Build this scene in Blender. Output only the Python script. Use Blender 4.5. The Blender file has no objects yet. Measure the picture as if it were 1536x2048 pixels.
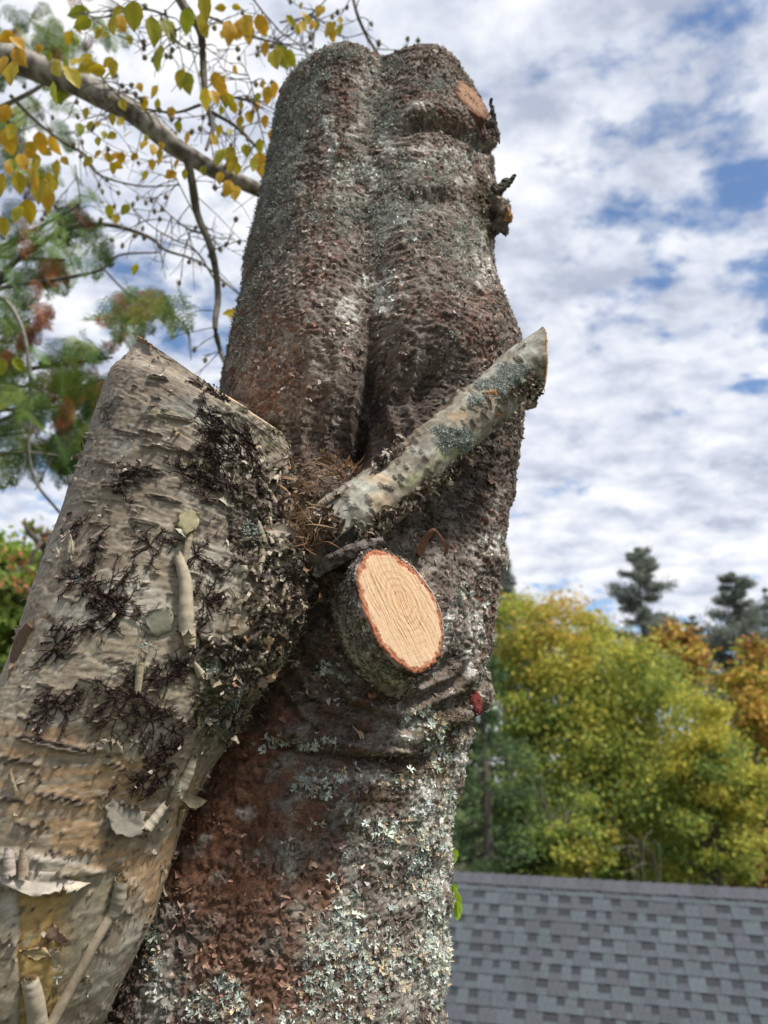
import bpy, math, random
import numpy as np
from mathutils import Matrix, Vector

# ------------------------------------------------------------------ camera, sky, sun, exposure
FPX = 1547.0                 # focal length in pixels of the 1536 x 2048 photograph
PITCH, ROLL = math.radians(19.0), math.radians(1.5)
CAMZ = 1.6
scene = bpy.context.scene
cam_d = bpy.data.cameras.new('camera')
cam = bpy.data.objects.new('camera', cam_d)
scene.collection.objects.link(cam)
cam.location = (0, 0, CAMZ)
_fw = Vector((0, math.cos(PITCH), math.sin(PITCH)))
_rt = Vector((1, 0, 0))
_up = _rt.cross(_fw)
_rt2 = _rt * math.cos(ROLL) + _up * math.sin(ROLL)
_up2 = -_rt * math.sin(ROLL) + _up * math.cos(ROLL)
cam.matrix_world = Matrix(((_rt2.x, _up2.x, -_fw.x, 0), (_rt2.y, _up2.y, -_fw.y, 0),
                           (_rt2.z, _up2.z, -_fw.z, CAMZ), (0, 0, 0, 1)))
cam_d.sensor_fit = 'VERTICAL'
cam_d.sensor_height = 24.0
cam_d.lens = 24.0 * FPX / 2048.0
cam_d.clip_start = 0.02
cam_d.clip_end = 3000
cam_d.dof.use_dof = True
cam_d.dof.focus_distance = 0.73
cam_d.dof.aperture_fstop = 4.4
scene.camera = cam
scene.render.resolution_x, scene.render.resolution_y = 768, 1024

SUN_EL, SUN_AZ = math.radians(57), math.radians(132)   # azimuth clockwise from +Y (the viewing direction)
world = bpy.data.worlds.new('World')
scene.world = world
world.use_nodes = True
wn, wl = world.node_tree.nodes, world.node_tree.links
wn.clear()
def N(nodes, t, **k):
    n = nodes.new(t)
    for a, b in k.items():
        setattr(n, a, b)
    return n
def wmath(op, a, b=None, c=None):
    n = N(wn, 'ShaderNodeMath', operation=op)
    for i, v in enumerate((a, b, c)):
        if v is None: continue
        if isinstance(v, (int, float)): n.inputs[i].default_value = v
        else: wl.new(v, n.inputs[i])
    return n.outputs[0]
sky = N(wn, 'ShaderNodeTexSky', sky_type='NISHITA', sun_disc=False, sun_elevation=SUN_EL, sun_rotation=SUN_AZ)
sky.air_density = 1.0; sky.dust_density = 0.2; sky.ozone_density = 4.0
SKYO = 3.0
tc = N(wn, 'ShaderNodeTexCoord')
sep = N(wn, 'ShaderNodeSeparateXYZ'); wl.new(tc.outputs['Generated'], sep.inputs[0])
zz = wmath('ADD', wmath('MAXIMUM', sep.outputs[2], 0.0), 0.25)
comb = N(wn, 'ShaderNodeCombineXYZ')
wl.new(wmath('DIVIDE', sep.outputs[0], zz), comb.inputs[0])
wl.new(wmath('DIVIDE', sep.outputs[1], zz), comb.inputs[1])
mp = N(wn, 'ShaderNodeMapping'); wl.new(comb.outputs[0], mp.inputs[0])
mp.inputs['Location'].default_value = (3.1, 1.7, 0.0)
mp.inputs['Rotation'].default_value = (0, 0, math.radians(28))
mp.inputs['Scale'].default_value = (1.0, 1.25, 1.0)
def wnoise(scale, detail, rough, dist=0.0, vec=mp.outputs[0], off=0.0):
    n = N(wn, 'ShaderNodeTexNoise', noise_dimensions='3D')
    n.inputs['Scale'].default_value = scale; n.inputs['Detail'].default_value = detail
    n.inputs['Roughness'].default_value = rough; n.inputs['Distortion'].default_value = dist
    if off:
        a = N(wn, 'ShaderNodeVectorMath', operation='ADD'); wl.new(vec, a.inputs[0]); a.inputs[1].default_value = (off, off * .7, off)
        vec = a.outputs[0]
    wl.new(vec, n.inputs['Vector'])
    return n.outputs['Fac']
big = wnoise(1.3, 3.0, 0.5, 0.2, off=SKYO)
mid = wnoise(8.0, 9.0, 0.58, 0.12, off=SKYO + 4.0)
cov = wmath('ADD', wmath('MULTIPLY', big, 0.58), wmath('MULTIPLY', mid, 0.62))
mr = N(wn, 'ShaderNodeMapRange', interpolation_type='SMOOTHSTEP')
wl.new(cov, mr.inputs[0]); mr.inputs[1].default_value = 0.462; mr.inputs[2].default_value = 0.585
puff = wnoise(8.5, 9.0, 0.58, 0.15, off=SKYO + 4.4)
shade_b = wnoise(1.3, 2.0, 0.5, 0.0, off=15.0)
sh = wmath('ADD', wmath('MULTIPLY', puff, 0.62), wmath('MULTIPLY', shade_b, 0.38))
cr = N(wn, 'ShaderNodeValToRGB'); wl.new(sh, cr.inputs[0])
cr.color_ramp.elements[0].position = 0.37; cr.color_ramp.elements[0].color = (0.44, 0.49, 0.61, 1)
cr.color_ramp.elements[1].position = 0.58; cr.color_ramp.elements[1].color = (0.95, 0.96, 0.98, 1)
e = cr.color_ramp.elements.new(0.47); e.color = (0.70, 0.74, 0.84, 1)
bg1 = N(wn, 'ShaderNodeBackground'); wl.new(sky.outputs[0], bg1.inputs[0]); bg1.inputs[1].default_value = 0.13
bg2 = N(wn, 'ShaderNodeBackground'); wl.new(cr.outputs[0], bg2.inputs[0]); bg2.inputs[1].default_value = 0.82
mx = N(wn, 'ShaderNodeMixShader'); wl.new(mr.outputs[0], mx.inputs[0]); wl.new(bg1.outputs[0], mx.inputs[1]); wl.new(bg2.outputs[0], mx.inputs[2])
wo = N(wn, 'ShaderNodeOutputWorld'); wl.new(mx.outputs[0], wo.inputs[0])

sun_d = bpy.data.lights.new('sun', 'SUN')
sun_d.energy = 4.2
sun_d.angle = math.radians(8)
sun_d.color = (1.0, 0.95, 0.87)
sun = bpy.data.objects.new('sun', sun_d); scene.collection.objects.link(sun)
_sd = Vector((math.sin(SUN_AZ) * math.cos(SUN_EL), math.cos(SUN_AZ) * math.cos(SUN_EL), math.sin(SUN_EL)))
sun.rotation_euler = _sd.to_track_quat('Z', 'Y').to_euler()
sun.location = (6, -6, 12)
scene.view_settings.view_transform = 'Standard'
scene.view_settings.look = 'None'
scene.view_settings.exposure = 0.42
scene.view_settings.gamma = 1.0

# ------------------------------------------------------------------ helpers
rng = np.random.default_rng(7)
random.seed(7)
RT, UP, FW = (np.array(v, dtype=float) for v in (_rt2, _up2, _fw))
CAM = np.array([0, 0, CAMZ])
def ray(x, y):
    return FW + RT * ((x - 768.0) / FPX) - UP * ((y - 1024.0) / FPX)
def at_depth(x, y, d):
    return CAM + ray(x, y) * d
def at_Y(x, y, Y):
    r = ray(x, y)
    return CAM + r * (Y / r[1])
def project(P):
    Q = P - CAM
    dz = np.maximum(Q @ FW, 1e-3)
    return 768 + FPX * (Q @ RT) / dz, 1024 - FPX * (Q @ UP) / dz, dz

_perm = rng.permutation(256); _perm = np.concatenate([_perm, _perm, _perm])
_g = rng.normal(size=(256, 3)); _g = (_g / np.linalg.norm(_g, axis=1, keepdims=True)).astype(np.float32)
def pn(P, seed=0.0):
    P = np.asarray(P, dtype=np.float32) + np.float32(seed * 13.37 + 100)
    I = np.floor(P); f = P - I; I = I.astype(np.int32) & 255
    u = f * f * f * (f * (f * 6 - 15) + 10)
    r = 0
    for dx in (0, 1):
        a = _perm[(I[:, 0] + dx) & 255]
        wx = u[:, 0] if dx else 1 - u[:, 0]
        for dy in (0, 1):
            b = _perm[a + ((I[:, 1] + dy) & 255)]
            wy = u[:, 1] if dy else 1 - u[:, 1]
            for dz in (0, 1):
                h = _perm[b + ((I[:, 2] + dz) & 255)]
                wz = u[:, 2] if dz else 1 - u[:, 2]
                g = _g[h]
                r = r + wx * wy * wz * (g[:, 0] * (f[:, 0] - dx) + g[:, 1] * (f[:, 1] - dy) + g[:, 2] * (f[:, 2] - dz))
    return r * 1.5
def fbm(P, oct=3, seed=0.0, gain=0.5):
    r = 0; a = 1.0
    for k in range(oct):
        r = r + a * pn(P * (2.03 ** k), seed + k * 3.1); a *= gain
    return r
_wj = rng.random((256, 3)).astype(np.float32)
def worley(P, seed=0):
    P = np.asarray(P, dtype=np.float32) + 100 + seed * 7.7
    I = np.floor(P).astype(np.int32)
    n = len(P)
    F1 = np.full(n, 9, np.float32); F2 = np.full(n, 9, np.float32); ID = np.zeros(n, np.int32); D1 = np.zeros((n, 3), np.float32)
    for dx in (-1, 0, 1):
        a = _perm[(I[:, 0] + dx) & 255]
        for dy in (-1, 0, 1):
            b = _perm[a + ((I[:, 1] + dy) & 255)]
            for dz in (-1, 0, 1):
                h = _perm[b + ((I[:, 2] + dz) & 255)]
                c = _wj[h] + (I + np.array([dx, dy, dz], np.int32))
                d = P - c
                L = np.sqrt((d * d).sum(1))
                m = L < F1
                F2 = np.where(m, F1, np.minimum(F2, L))
                ID = np.where(m, h, ID); D1[m] = d[m]; F1 = np.where(m, L, F1)
    return F1, F2, ID, D1
def sstep(a, b, x):
    t = np.clip((x - a) / (b - a), 0, 1)
    return t * t * (3 - 2 * t)
def gauss(U, V, u, v, ru, rv, ang=0.0):
    du, dv = U - u, V - v
    if ang:
        c, s = math.cos(math.radians(ang)), math.sin(math.radians(ang))
        du, dv = du * c + dv * s, -du * s + dv * c
    return np.exp(-((du / ru) ** 2 + (dv / rv) ** 2))
def polydist(U, V, pts):
    """distance to a polyline and the running parameter (0..len-1)"""
    best = np.full(U.shape, 1e9, np.float32); par = np.zeros(U.shape, np.float32); side = np.zeros(U.shape, np.float32)
    for k in range(len(pts) - 1):
        (x0, y0), (x1, y1) = pts[k], pts[k + 1]
        dx, dy = x1 - x0, y1 - y0
        t = np.clip(((U - x0) * dx + (V - y0) * dy) / (dx * dx + dy * dy), 0, 1)
        ex, ey = U - (x0 + t * dx), V - (y0 + t * dy)
        d = np.sqrt(ex * ex + ey * ey)
        m = d < best
        best = np.where(m, d, best); par = np.where(m, k + t, par)
        side = np.where(m, np.sign(dx * ey - dy * ex), side)
    return best, par, side
def inpoly(U, V, poly):
    r = np.zeros(U.shape, bool)
    n = len(poly); j = n - 1
    for i in range(n):
        xi, yi = poly[i]; xj, yj = poly[j]
        c = ((yi > V) != (yj > V)) & (U < (xj - xi) * (V - yi) / (yj - yi + 1e-9) + xi)
        r ^= c; j = i
    return r

W = {}
def empty(name, loc, label, cat, group=None):
    o = bpy.data.objects.new(name, None)
    o.empty_display_size = 0.1
    scene.collection.objects.link(o)
    o.location = tuple(loc); W[o] = Matrix.Translation(Vector(tuple(loc)))
    tag(o, label, cat, group)
    return o
def tag(o, label=None, cat=None, group=None, kind=None):
    if label: o['label'] = label
    if cat: o['category'] = cat
    if group: o['group'] = group
    if kind: o['kind'] = kind
    return o
def mesh_from(name, V, F, mat=None, col=None, smooth=False):
    V = np.asarray(V, dtype=np.float32)
    me = bpy.data.meshes.new(name)
    faces = F if isinstance(F, (list, tuple)) and len(F) and isinstance(F[0], np.ndarray) and F[0].ndim == 2 else [np.asarray(F, dtype=np.int32)]
    me.vertices.add(len(V)); me.vertices.foreach_set('co', V.ravel())
    loops = np.concatenate([f.ravel() for f in faces]).astype(np.int32)
    tot = np.concatenate([np.full(len(f), f.shape[1], np.int32) for f in faces])
    start = np.concatenate([[0], np.cumsum(tot)[:-1]]).astype(np.int32)
    me.loops.add(len(loops)); me.loops.foreach_set('vertex_index', loops)
    me.polygons.add(len(tot)); me.polygons.foreach_set('loop_start', start); me.polygons.foreach_set('loop_total', tot)
    me.update(calc_edges=True)
    me.polygons.foreach_set('use_smooth', np.full(len(tot), smooth))
    if col is not None:
        at = me.color_attributes.new('tint', 'FLOAT_COLOR', 'POINT')
        c = np.ones((len(V), 4), np.float32); c[:, :3] = col
        at.data.foreach_set('color', c.ravel())
    if mat: me.materials.append(mat)
    return me
def link(name, me, loc=(0, 0, 0), parent=None, rot=None, scale=None):
    o = bpy.data.objects.new(name, me)
    scene.collection.objects.link(o)
    M = Matrix.Translation(Vector(tuple(float(x) for x in loc)))
    if rot is not None: M = M @ rot.to_4x4()
    if scale is not None: M = M @ Matrix.Diagonal((scale, scale, scale, 1)) if isinstance(scale, (int, float)) else M @ Matrix.Diagonal((*scale, 1))
    o.matrix_basis = M
    W[o] = M
    if parent is not None:
        o.parent = parent
        o.matrix_parent_inverse = W[parent].inverted()
    return o
def mk(name, V, F, mat=None, parent=None, col=None, smooth=False):
    """one mesh object from world coordinates, its origin in its middle"""
    V = np.asarray(V, dtype=np.float64)
    c = (V.min(0) + V.max(0)) / 2
    return link(name, mesh_from(name, V - c, F, mat, col, smooth), c, parent)
class MB:
    """collects pieces for one mesh"""
    def __init__(s): s.v = []; s.q = []; s.t = []; s.c = []; s.n = 0
    def add(s, V, F, col=None):
        V = np.asarray(V, float); F = np.asarray(F, int)
        s.v.append(V)
        (s.q if F.shape[1] == 4 else s.t).append(F + s.n)
        s.c.append(np.broadcast_to(np.array(col if col is not None else (1, 1, 1), float), V.shape))
        s.n += len(V)
    def faces(s):
        r = []
        if s.q: r.append(np.concatenate(s.q).astype(np.int32))
        if s.t: r.append(np.concatenate(s.t).astype(np.int32))
        return r
    def build(s, name, mat, parent=None, smooth=False):
        return mk(name, np.concatenate(s.v), s.faces(), mat, parent, np.concatenate(s.c), smooth)
    def box(s, lo, hi, col=None, M=None):
        x0, y0, z0 = lo; x1, y1, z1 = hi
        V = np.array([(x0, y0, z0), (x1, y0, z0), (x1, y1, z0), (x0, y1, z0), (x0, y0, z1), (x1, y0, z1), (x1, y1, z1), (x0, y1, z1)], float)
        if M is not None: V = V @ M[:3, :3].T + M[:3, 3]
        s.add(V, [(0, 3, 2, 1), (4, 5, 6, 7), (0, 1, 5, 4), (1, 2, 6, 5), (2, 3, 7, 6), (3, 0, 4, 7)], col)
    def tube(s, pts, rad, n=6, col=None, cap=True):
        pts = np.asarray(pts, float); rad = np.broadcast_to(np.asarray(rad, float), (len(pts),))
        T = np.gradient(pts, axis=0); T /= np.linalg.norm(T, axis=1, keepdims=True) + 1e-12
        ref = np.array([0.31, -0.87, 0.37]) if abs(T[0] @ np.array([0.31, -0.87, 0.37])) < .9 else np.array([1., 0, 0])
        V = []
        for p, t, r in zip(pts, T, rad):
            a = np.cross(t, ref); a /= np.linalg.norm(a); b = np.cross(t, a); ref = -np.cross(t, a) if False else ref
            an = np.arange(n) * 2 * math.pi / n
            V.append(p + r * (np.cos(an)[:, None] * a + np.sin(an)[:, None] * b))
        V = np.concatenate(V); m = len(pts)
        i, j = np.meshgrid(np.arange(m - 1), np.arange(n), indexing='ij'); j2 = (j + 1) % n
        F = np.stack([i * n + j, i * n + j2, (i + 1) * n + j2, (i + 1) * n + j], -1).reshape(-1, 4)
        s.add(V, F, col)
        if cap:
            for k in (0, m - 1):
                c = pts[k]; ring = V[k * n:(k + 1) * n]
                s.add(np.vstack([ring, c]), [(a_, (a_ + 1) % n, n) for a_ in range(n)], col)
def spline(pts, m):
    """Catmull-Rom through the points"""
    P = np.asarray(pts, float); P = np.vstack([2 * P[0] - P[1], P, 2 * P[-1] - P[-2]])
    k = len(P) - 3; t = np.linspace(0, k - 1e-6, m); i = t.astype(int); f = (t - i)[:, None]
    a, b, c, d = P[i], P[i + 1], P[i + 2], P[i + 3]
    return 0.5 * (2 * b + (c - a) * f + (2 * a - 5 * b + 4 * c - d) * f ** 2 + (3 * b - a - 3 * c + d) * f ** 3)
def unit(v):
    v = np.asarray(v, float); return v / (np.linalg.norm(v, axis=-1, keepdims=True) + 1e-12)

# ------------------------------------------------------------------ materials
def material(name, base=None, rough=0.9, attr=True, var=0.25, vscale=300, bump=0.0, bscale=400, trans=0.0, spec=0.2, bdist=0.001, stretch=None):
    m = bpy.data.materials.new(name); m.use_nodes = True
    nd, lk = m.node_tree.nodes, m.node_tree.links
    b = nd['Principled BSDF']
    b.inputs['Roughness'].default_value = rough
    b.inputs['Specular IOR Level'].default_value = spec
    if attr:
        a = N(nd, 'ShaderNodeAttribute', attribute_name='tint'); c = a.outputs['Color']
    else:
        a = N(nd, 'ShaderNodeRGB'); a.outputs[0].default_value = (*base, 1); c = a.outputs[0]
    tcn = N(nd, 'ShaderNodeTexCoord'); vec = tcn.outputs['Object']
    if stretch:
        mp_ = N(nd, 'ShaderNodeMapping'); mp_.inputs['Scale'].default_value = stretch; lk.new(vec, mp_.inputs[0]); vec = mp_.outputs[0]
    if var:
        n1 = N(nd, 'ShaderNodeTexNoise'); n1.inputs['Scale'].default_value = vscale; n1.inputs['Detail'].default_value = 4
        lk.new(vec, n1.inputs['Vector'])
        r = N(nd, 'ShaderNodeMapRange'); lk.new(n1.outputs['Fac'], r.inputs[0])
        r.inputs[1].default_value = 0.3; r.inputs[2].default_value = 0.7; r.inputs[3].default_value = 1 - var; r.inputs[4].default_value = 1 + var
        mu = N(nd, 'ShaderNodeVectorMath', operation='SCALE'); lk.new(c, mu.inputs[0]); lk.new(r.outputs[0], mu.inputs['Scale']); c = mu.outputs[0]
    lk.new(c, b.inputs['Base Color'])
    if bump:
        n2 = N(nd, 'ShaderNodeTexNoise'); n2.inputs['Scale'].default_value = bscale; n2.inputs['Detail'].default_value = 5; n2.inputs['Roughness'].default_value = 0.65
        lk.new(vec, n2.inputs['Vector'])
        bp = N(nd, 'ShaderNodeBump'); bp.inputs['Strength'].default_value = bump; bp.inputs['Distance'].default_value = bdist
        lk.new(n2.outputs['Fac'], bp.inputs['Height']); lk.new(bp.outputs[0], b.inputs['Normal'])
    if trans:
        tr = N(nd, 'ShaderNodeBsdfTranslucent'); lk.new(c, tr.inputs['Color'])
        ms = N(nd, 'ShaderNodeMixShader'); ms.inputs[0].default_value = trans
        lk.new(b.outputs[0], ms.inputs[1]); lk.new(tr.outputs[0], ms.inputs[2])
        lk.new(ms.outputs[0], nd['Material Output'].inputs['Surface'])
    return m
M_BARK = material('old_bark', var=0.35, vscale=420, bump=0.8, bscale=650, bdist=0.0015)
M_BIRCH = material('birch_bark', var=0.16, vscale=160, bump=0.35, bscale=500, bdist=0.0008, rough=0.75, spec=0.3)
M_LICHEN = material('lichen', var=0.15, vscale=500, trans=0.1)
M_FLAKE = material('bark_flake', var=0.25, vscale=500)
M_CURL = material('curled_bark', var=0.14, vscale=220, bump=0.3, bscale=400, trans=0.12, rough=0.7)
M_MOSS = material('moss', var=0.3, vscale=600)
M_LITTER = material('dry_litter', var=0.2, vscale=400, trans=0.15)
M_LEAF = material('autumn_leaf', var=0.14, vscale=60, trans=0.45, rough=0.5, spec=0.4)
M_TWIG = material('twig_bark', var=0.3, vscale=60, bump=0.3, bscale=90)
M_FAR = material('far_foliage', var=0.2, vscale=2, trans=0.4, rough=0.6)
M_CEDAR = material('cedar_spray', var=0.15, vscale=30, trans=0.35, rough=0.6)

# ------------------------------------------------------------------ ground
def ground_z(x, y):
    x = np.asarray(x, float); y = np.asarray(y, float)
    return -3.2 * sstep(2.0, 7.5, y) + 0.06 * np.sin(x * 0.35 + 1) * np.cos(y * 0.27) * sstep(1.5, 4, np.hypot(x, y)) + 1.6 * sstep(25, 90, y)
gx = np.concatenate([-np.geomspace(900, 1, 60), np.linspace(-0.8, 0.8, 5), np.geomspace(1, 900, 60)])
gX, gY = np.meshgrid(gx, gx, indexing='ij')
n_ = len(gx)
gi, gj = np.meshgrid(np.arange(n_ - 1), np.arange(n_ - 1), indexing='ij')
gF = np.stack([gi * n_ + gj, (gi + 1) * n_ + gj, (gi + 1) * n_ + gj + 1, gi * n_ + gj + 1], -1).reshape(-1, 4)
M_GRASS = material('grass_ground', base=(0.075, 0.08, 0.045), attr=False, var=0.45, vscale=3.0, bump=0.6, bscale=30, bdist=0.03)
tag(mk('ground', np.stack([gX.ravel(), gY.ravel(), ground_z(gX, gY).ravel()], 1), gF, M_GRASS, smooth=True), kind='structure')

# ------------------------------------------------------------------ the pruned birch: surfaces as bent, lobed tubes
class Tube:
    """rings of points; phi = 0 faces the viewer side of the thing; the seen side is sampled densely"""
    def __init__(s, C, B, Nn, front, back, half=112.0):
        a = math.radians(half)
        s.phi = np.concatenate([np.linspace(-a, a, front), np.linspace(a, 2 * math.pi - a, back + 2)[1:-1]])
        c, sn = np.cos(s.phi), np.sin(s.phi)
        s.base = C[:, None, :] + B[:, None, :] * sn[None, :, None] + Nn[:, None, :] * c[None, :, None]
        s.m, s.n = s.base.shape[:2]
        s.C = C; s.front = front
        s.cosphi = np.broadcast_to(c, (s.m, s.n)).ravel()
        s.P = s.base.reshape(-1, 3).copy()
        s.Nrm = s.normals()
        s.U, s.V, _ = project(s.P)
        s.fm = sstep(-0.35, 0.05, s.cosphi)
    def normals(s):
        P = s.P.reshape(s.m, s.n, 3)
        dt = np.gradient(P, axis=0)
        dp = np.roll(P, -1, 1) - np.roll(P, 1, 1)
        return unit(np.cross(dp, dt)).reshape(-1, 3)
    def displace(s, d):
        s.P = s.P + s.Nrm * np.asarray(d)[:, None]
    def finish(s):
        s.Nrm = s.normals()
        s.U, s.V, s.depth = project(s.P)
    def faces(s):
        i, j = np.meshgrid(np.arange(s.m - 1), np.arange(s.n), indexing='ij'); j2 = (j + 1) % s.n
        return np.stack([i * s.n + j, i * s.n + j2, (i + 1) * s.n + j2, (i + 1) * s.n + j], -1).reshape(-1, 4)
    def find(s, u, v):
        """ring and column under a pixel"""
        view = ((s.P - CAM) * s.Nrm).sum(1) < 0
        d = (s.U - u) ** 2 + (s.V - v) ** 2 + np.where(view, 0, 1e6)
        k = int(np.argmin(d))
        return k // s.n, k % s.n
    def pos(s, i, j, lift=0.0):
        i = np.clip(i, 0, s.m - 1.001); j = np.clip(j, 0, s.n - 1.001)
        i0 = np.floor(i).astype(int); j0 = np.floor(j).astype(int); a = (i - i0)[..., None]; b = (j - j0)[..., None]
        def L(A):
            A = A.reshape(s.m, s.n, 3)
            return (A[i0, j0] * (1 - a) + A[i0 + 1, j0] * a) * (1 - b) + (A[i0, j0 + 1] * (1 - a) + A[i0 + 1, j0 + 1] * a) * b
        nn = unit(L(s.Nrm))
        return L(s.P) + nn * np.asarray(lift)[..., None], nn
    def at(s, u, v, lift=0.0):
        i, j = s.find(u, v)
        p, n = s.pos(np.array(float(i)), np.array(float(j)), np.array(lift))
        return p, n
    def cell(s, i, j):
        """metres per ring and per column near a ring/column"""
        P = s.P.reshape(s.m, s.n, 3); i = min(max(int(i), 1), s.m - 4); j = min(max(int(j), 1), s.n - 4)
        return np.linalg.norm(P[i + 2, j] - P[i - 1, j]) / 3 + 1e-6, np.linalg.norm(P[i, j + 2] - P[i, j - 1]) / 3 + 1e-6
    def scatter(s, n, dens, r, smooth=3):
        """n random spots on the surface kept with the odds dens(U, V, P, cosphi)"""
        P = s.P.reshape(s.m, s.n, 3)
        A = np.linalg.norm(np.cross(P[1:, :-1] - P[:-1, :-1], P[:-1, 1:] - P[:-1, :-1]), axis=2)
        prob = A.ravel() / A.sum()
        k = r.choice(len(prob), n, p=prob)
        i = k // (s.n - 1) + r.random(n); j = k % (s.n - 1) + r.random(n)
        p, nn = s.pos(i, j)
        u, v, _ = project(p)
        cp = np.cos(np.interp(j, np.arange(s.n), s.phi))
        keep = r.random(n) < dens(u, v, p, cp)
        s.last = (np.floor(i).astype(int) * s.n + np.floor(j).astype(int))[keep]
        return p[keep], nn[keep], u[keep], v[keep]
def mixc(c, col, m):
    m = np.clip(m, 0, 1)[:, None]
    return c * (1 - m) + np.array(col) * m
def patch(U, V, P, lst, scale, seed, soft=0.25):
    """blotches with ragged edges"""
    nz = fbm(P * scale, 3, seed) * 0.55
    g = np.zeros(len(U))
    for (u, v, ru, rv, *a) in lst:
        g = np.maximum(g, gauss(U, V, u, v, ru, rv, a[0] if a else 0) * (a[1] if len(a) > 1 else 1))
    return sstep(0.45 - soft, 0.45 + soft, g + nz * sstep(0.02, 0.3, g))

# ---- trunk
D0 = 0.95
tab = np.array([  # image row, left edge, right edge
    (252, 556, 978), (330, 545, 983), (450, 520, 984), (530, 503, 984), (600, 492, 1004), (680, 478, 1034), (760, 462, 1047),
    (850, 440, 1048), (930, 415, 1030), (1000, 400, 1010), (1150, 372, 990), (1300, 340, 965), (1450, 300, 935), (1650, 250, 905), (1850, 200, 893),
    (2048, 150, 888), (2300, 80, 885)], float)
_c = np.array([at_Y((l + r) / 2, y, D0) for y, l, r in tab])
_R = np.array([(r - l) / 2 / FPX * (at_Y((l + r) / 2, y, D0) - CAM).dot(FW) * 0.985 for y, l, r in tab])
o_ = np.argsort(_c[:, 2]); _zc, _xc, _R = _c[o_, 2], _c[o_, 0], _R[o_]
ZTOP = _zc[-1]
ZB = 0.0
zs = np.concatenate([np.linspace(ZB - 0.05, 1.30, 60)[:-1], np.linspace(1.30, ZTOP, 800)])
def lin(z, Z, A):   # linear interpolation continued below
    r = np.interp(z, Z, A)
    return r
xc = lin(zs, _zc, _xc); Rr = lin(zs, _zc, _R)
low = zs < _zc[0]
xc[low] = _xc[0] - (_zc[0] - zs[low]) * 0.05; Rr[low] = _R[0] + 0.05 * sstep(0.5, 0.0, zs[low])
ker = np.hanning(41); ker /= ker.sum()
pad = lambda a: np.convolve(np.pad(a, 20, mode='edge'), ker, 'valid')
den = zs >= 1.30
xc[den] = pad(xc[den]); Rr[den] = pad(Rr[den])
Rr = Rr * (1 - 0.055 * sstep(ZTOP - 0.022, ZTOP, zs) ** 2)
C = np.stack([xc, np.full_like(zs, D0), zs], 1)
trunk = Tube(C, np.stack([Rr, 0 * Rr, 0 * Rr], 1), np.stack([0 * Rr, -Rr, 0 * Rr], 1), 470, 70)
T = trunk; U, V, P = T.U, T.V, T.P.astype(np.float32)
fm = T.fm
wn1 = np.stack([pn(P * 14, 1), pn(P * 14, 2), pn(P * 14, 3)], 1)
d = 0.007 * pn(P * 7, 4) + 0.0045 * pn(P * 17, 5)
crease = [(772, 40), (768, 110), (748, 200), (737, 320), (733, 450), (735, 560), (740, 700), (748, 790), (725, 870), (690, 940)]
wob = 12 * pn(P * 9, 6)
dist, par, side = polydist(U + wob, V, crease)
cd = np.interp(par, range(10), [.030, .028, .020, .018, .017, .019, .026, .042, .046, .03])
cw = np.interp(par, range(10), [60, 55, 55, 60, 55, 45, 38, 34, 34, 34])
d = d - fm * cd * np.exp(-(dist / cw) ** 2) - fm * 0.010 * np.exp(-(dist / 10) ** 2) * sstep(5.0, 6.5, par)
d = d + fm * 0.006 * np.exp(-((dist - 110) / 70) ** 2) * sstep(8.5, 7, par)
fold = gauss(U, V, 735, 815, 150, 100)
d = d + fm * fold * (0.0085 * (1 - 2 * np.abs(np.sin(U / 15 + 2.2 * pn(P * 14, 8)))) - 0.004)
d = d - fm * 0.022 * gauss(U, V, 850, 775, 75, 55, -30) - fm * 0.018 * gauss(U, V, 690, 900, 60, 45)
d = d + fm * 0.012 * gauss(U, V, 600, 660, 90, 150) + fm * 0.012 * gauss(U, V, 920, 640, 80, 70)
yl = np.interp(U, [780, 830, 880, 930, 985], [268, 254, 252, 268, 300])
mk_ = sstep(785, 830, U) * sstep(1060, 960, U) * fm
d = d + mk_ * (0.011 * np.exp(-((V - yl + 26) / 24) ** 2) - 0.010 * np.exp(-((V - yl - 7) / 8) ** 2))
d = d - fm * 0.010 * gauss(U, V, 855, 412, 55, 16) + fm * 0.008 * gauss(U, V, 850, 378, 60, 18)
d = d + fm * 0.017 * gauss(U, V, 978, 418, 24, 46) * (1 + 1.2 * pn(P * 60, 17)) + fm * 0.008 * gauss(U, V, 990, 1120, 20, 20) + fm * 0.010 * gauss(U, V, 962, 1385, 18, 30) + fm * .006 * gauss(U, V, 1016, 985, 12, 26)
d = d + fm * (0.050 * gauss(U, V, 640, 1130, 70, 75) + 0.035 * gauss(U, V, 585, 1260, 60, 70)) * (1 + .8 * pn(P * 26, 18) + .3 * pn(P * 70, 19))
# swollen collar and wrinkles round the sawn stub
ru = np.sqrt(((U - 790) / 1.0) ** 2 + ((V - 1235) / 1.05) ** 2)
wr = sstep(1250, 1340, V) * sstep(330, 240, ru) * fm
d = d + fm * 0.032 * np.exp(-(ru / 165) ** 2)
d = d + wr * 0.0045 * np.sin(ru / 6.6 + 2.2 * pn(P * 22, 9))
ll = np.interp(U, [500, 560, 640, 720, 800, 860, 920], [1470, 1488, 1503, 1516, 1512, 1490, 1440])
lm = sstep(500, 560, U) * sstep(930, 860, U) * fm
d = d + lm * (0.010 * np.exp(-((V - ll + 24) / 22) ** 2) - 0.010 * np.exp(-((V - ll - 5) / 7) ** 2))
d = d + fm * sstep(1500, 1700, V) * 0.003 * np.sin(V / 19 + 3 * pn(P * 12, 10)) * sstep(760, 860, U)
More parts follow.
